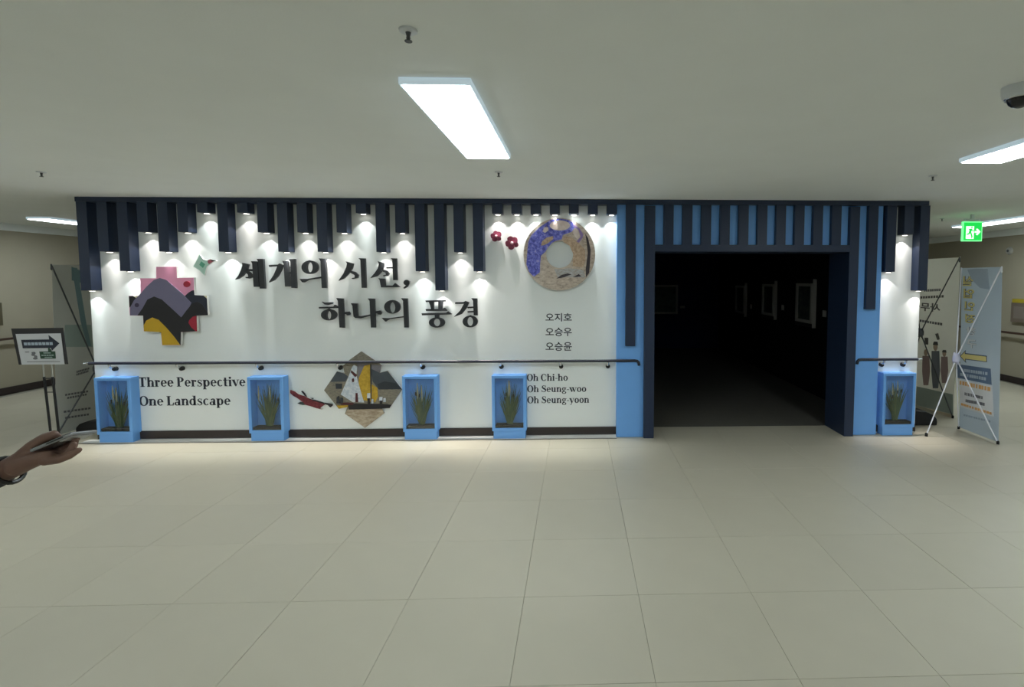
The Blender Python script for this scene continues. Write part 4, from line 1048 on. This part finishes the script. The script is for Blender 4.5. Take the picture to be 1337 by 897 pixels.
# ------------------------------------------------------------------ person at the left edge holding a phone
HY = 1.30
def hp(px, py, d=0.0): return aty(px, py, HY+d)
def remesh(b, name, m, voxel, smooth_it, parent=None):
    o = b.build(name, m, parent)
    md = o.modifiers.new('r', 'REMESH'); md.mode = 'VOXEL'; md.voxel_size = voxel
    ms = o.modifiers.new('s', 'SMOOTH'); ms.iterations = smooth_it; ms.factor = 0.5
    dg = bpy.context.evaluated_depsgraph_get(); dg.update()
    me = bpy.data.meshes.new_from_object(o.evaluated_get(dg))
    o.modifiers.clear(); old = o.data; o.data = me; bpy.data.meshes.remove(old)
    me.polygons.foreach_set('use_smooth', [True]*len(me.polygons))
    if not me.materials: me.materials.append(m)
    return o
M_skin = mat('skin', (124, 95, 82), 0.55, var=0.12, scale=30)
M_jack = mat('dark_jacket', (44, 46, 52), 0.85, var=0.12, scale=20); M_trou = mat('dark_trousers', (32, 34, 42), 0.85, var=0.1); M_hair = mat('black_hair', (22, 20, 20), 0.5, var=0.2, scale=80)
def chain(b, pts, seg=12):
    for (p, r), (q, s) in zip(pts[:-1], pts[1:]): b.cone(p, r, q, s, seg, 4)
bx, by = -1.98, 1.20       # the person faces +x, their left arm reaches forward
sh = Vector((bx+0.03, by+0.17, 1.40)); elb = Vector((-1.73, by+0.15, 1.12)); wri = hp(6, 615)
body = B()
chain(body, [(sh, 0.055), (elb, 0.042), (elb.lerp(wri, 0.35), 0.040), (wri, 0.026)], 16)
chain(body, [(wri, 0.026), (hp(24, 606), 0.027), (hp(44, 595), 0.026)], 14)
chain(body, [(hp(22, 609, -0.012), 0.022), (hp(48, 600, -0.022), 0.017), (hp(62, 596, -0.024), 0.014)])
chain(body, [(hp(24, 602, 0.02), 0.022), (hp(46, 590, 0.03), 0.019), (hp(60, 586, 0.034), 0.015)])
chain(body, [(hp(30, 598, 0.0), 0.021), (hp(44, 583, -0.004), 0.0165), (hp(58, 572, -0.002), 0.0125), (hp(70, 567.5, 0.0), 0.0108), (hp(75, 570, 0.004), 0.008)])
for fing in ([(58, 602, -0.028, .0112), (76, 600.5, -0.034, .0095), (91, 595, -0.032, .0086), (103, 587.5, -0.024, .0070)],
             [(60, 598, -0.012, .0122), (78, 599, -0.018, .0102), (91, 592, -0.018, .0092), (96, 580.5, -0.012, .0078)],
             [(60, 593, 0.010, .0122), (80, 594, 0.006, .0104), (94, 587, 0.006, .0093), (98, 575.5, 0.008, .0078)],
             [(58, 588, 0.034, .0118), (78, 588, 0.032, .0100), (92, 580, 0.028, .0090), (100, 572.5, 0.022, .0076)]):
    chain(body, [(hp(a, c, d), r) for (a, c, d, r) in fing], 12)
# trunk, head, other arm and legs (out of the frame)
chain(body, [((bx, by, 0.96), 0.13), ((bx, by, 1.15), 0.12), ((bx, by, 1.33), 0.12)], 18)
chain(body, [((bx, by-0.10, 1.36), 0.085), ((bx, by+0.10, 1.36), 0.085)], 16)
chain(body, [((bx, by, 1.40), 0.06), ((bx+0.015, by, 1.53), 0.055)], 16)
chain(body, [((bx+0.005, by, 1.645), 0.092), ((bx+0.025, by, 1.60), 0.082), ((bx+0.05, by, 1.55), 0.05)], 20)
body.cone((bx+0.1, by, 1.625), 0.010, (bx+0.118, by, 1.595), 0.015, 10, 3)
for s in (-1, 1):
    body.cone((bx, by+s*0.088, 1.63), 0.014, (bx-0.004, by+s*0.094, 1.595), 0.01, 8, 3)
    chain(body, [((bx+0.0, by+s*0.09, 0.92), 0.088), ((bx+0.02, by+s*0.1, 0.5), 0.06), ((bx, by+s*0.1, 0.28), 0.054), ((bx-0.015, by+s*0.1, 0.09), 0.038)], 16)
    chain(body, [((bx-0.03, by+s*0.1, 0.05), 0.04), ((bx+0.15, by+s*0.11, 0.035), 0.033)], 14)
osh = Vector((bx, by-0.19, 1.38))
chain(body, [(osh, 0.055), ((bx-0.02, by-0.25, 1.10), 0.042), ((bx+0.06, by-0.24, 0.86), 0.028), ((bx+0.08, by-0.235, 0.79), 0.03)], 14)
for k in range(4):
    yk = by-0.262+0.018*k
    chain(body, [((bx+0.085+0.0, yk, 0.77), 0.011), ((bx+0.095, yk+0.004, 0.725), 0.010), ((bx+0.09, yk+0.01, 0.69+0.006*abs(k-1.5)), 0.008)], 10)
chain(body, [((bx+0.1, by-0.225, 0.80), 0.014), ((bx+0.125, by-0.215, 0.765), 0.010), ((bx+0.13, by-0.215, 0.735), 0.008)], 10)
person = remesh(body, 'person', M_skin, 0.0033, 3)
tag(person, 'person at the left edge reaching in with a hand that holds a phone', 'person')
jk = B()
chain(jk, [((bx, by, 0.90), 0.165), ((bx, by, 1.12), 0.155), ((bx, by, 1.32), 0.15)], 20)
chain(jk, [((bx, by-0.11, 1.35), 0.11), ((bx, by+0.11, 1.35), 0.11)], 18)
chain(jk, [(sh, 0.085), (elb, 0.062), (elb.lerp(wri, 0.55), 0.052), (elb.lerp(wri, 0.93), 0.040)], 18)
chain(jk, [(osh, 0.085), ((bx-0.02, by-0.25, 1.10), 0.062), ((bx+0.05, by-0.24, 0.89), 0.045)], 18)
remesh(jk, 'jacket', M_jack, 0.011, 6, person)
tr_ = B()
for s in (-1, 1):
    chain(tr_, [((bx, by+s*0.085, 0.92), 0.115), ((bx+0.02, by+s*0.1, 0.5), 0.082), ((bx, by+s*0.1, 0.13), 0.066)], 18)
remesh(tr_, 'trousers', M_trou, 0.011, 4, person)
for s in (-1, 1):
    sb = B(); chain(sb, [((bx-0.045, by+s*0.1, 0.055), 0.05), ((bx+0.06, by+s*0.105, 0.05), 0.045), ((bx+0.17, by+s*0.11, 0.042), 0.04)], 16)
    remesh(sb, 'shoe', M_dark, 0.008, 4, person)
hr = B()
chain(hr, [((bx-0.03, by, 1.655), 0.10), ((bx+0.03, by, 1.69), 0.07)], 20); chain(hr, [((bx-0.06, by, 1.62), 0.075), ((bx-0.065, by, 1.54), 0.055)], 18)
remesh(hr, 'hair', M_hair, 0.008, 3, person)
M_eye = mat('eye_dark', (20, 16, 14), 0.3); M_lip = mat('lips', (140, 80, 76), 0.5)
for s in (-1, 1): B().cone((bx+0.094, by+s*0.032-0.008, 1.625), 0.008, (bx+0.094, by+s*0.032+0.008, 1.625), 0.008, 8, 3).build('eye', M_eye, person, smooth=True)
B().cone((bx+0.092, by-0.02, 1.558), 0.007, (bx+0.092, by+0.02, 1.558), 0.007, 8, 3).build('mouth', M_lip, person, smooth=True)
# bracelet on the wrist
axw = (hp(24, 606)-wri).normalized(); a_ = axw.orthogonal().normalized(); b_ = axw.cross(a_)
cw = wri.lerp(hp(24, 606), 0.3)+Vector((0, 0, -0.003))
tag(B().tube([cw+(a_*math.cos(R(t_))+b_*math.sin(R(t_)))*0.0325 for t_ in range(0, 361, 15)], 0.0055, 8).build('bracelet', mat('dark_gloss', (30, 30, 32), 0.15)), 'dark glossy bracelet hanging on the wrist of the reaching hand', 'bracelet')
# the phone lies on the fingers
pu = (hp(104, 566.5, 0.01)-hp(50, 589, 0.0)); Lp = pu.length; pu.normalize()
pw = Vector((0, 1, 0)); pw = (pw-pu*pw.dot(pu)).normalized(); pw = (Matrix.Rotation(R(-10), 3, pu) @ pw)
pnm = pu.cross(pw)
if pnm.z < 0: pnm = -pnm
pcn = (hp(104, 566.5, 0.0)+hp(50, 589, 0.0))/2+Vector((0, 0.014, 0))
ph = thing('phone', pcn-Vector((0, 0, 0.03)), 'silver-edged phone held by the hand at the left edge', 'phone')
B().obox(pcn, pu*(Lp/2), pw*0.036, pnm*0.0042).build('body', mat('phone_silver', (170, 172, 176), 0.25, metal=0.6), ph, bevel=0.003)
B().obox(pcn+pnm*0.0045, pu*(Lp/2-0.004), pw*0.033, pnm*0.0006).build('screen', mat('phone_glass', (16, 18, 22), 0.08), ph)
B().obox(pcn-pnm*0.0048+pu*(Lp/2-0.022), pu*0.014, pw*0.03, pnm*0.0014).build('camera_bump', mat('phone_bump', (196, 196, 198), 0.3), ph, bevel=0.001)
B().obox(pcn-pw*0.0362+pu*0.01, pu*0.02, pw*0.0006, pnm*0.0016).build('side_button', M_dark, ph)
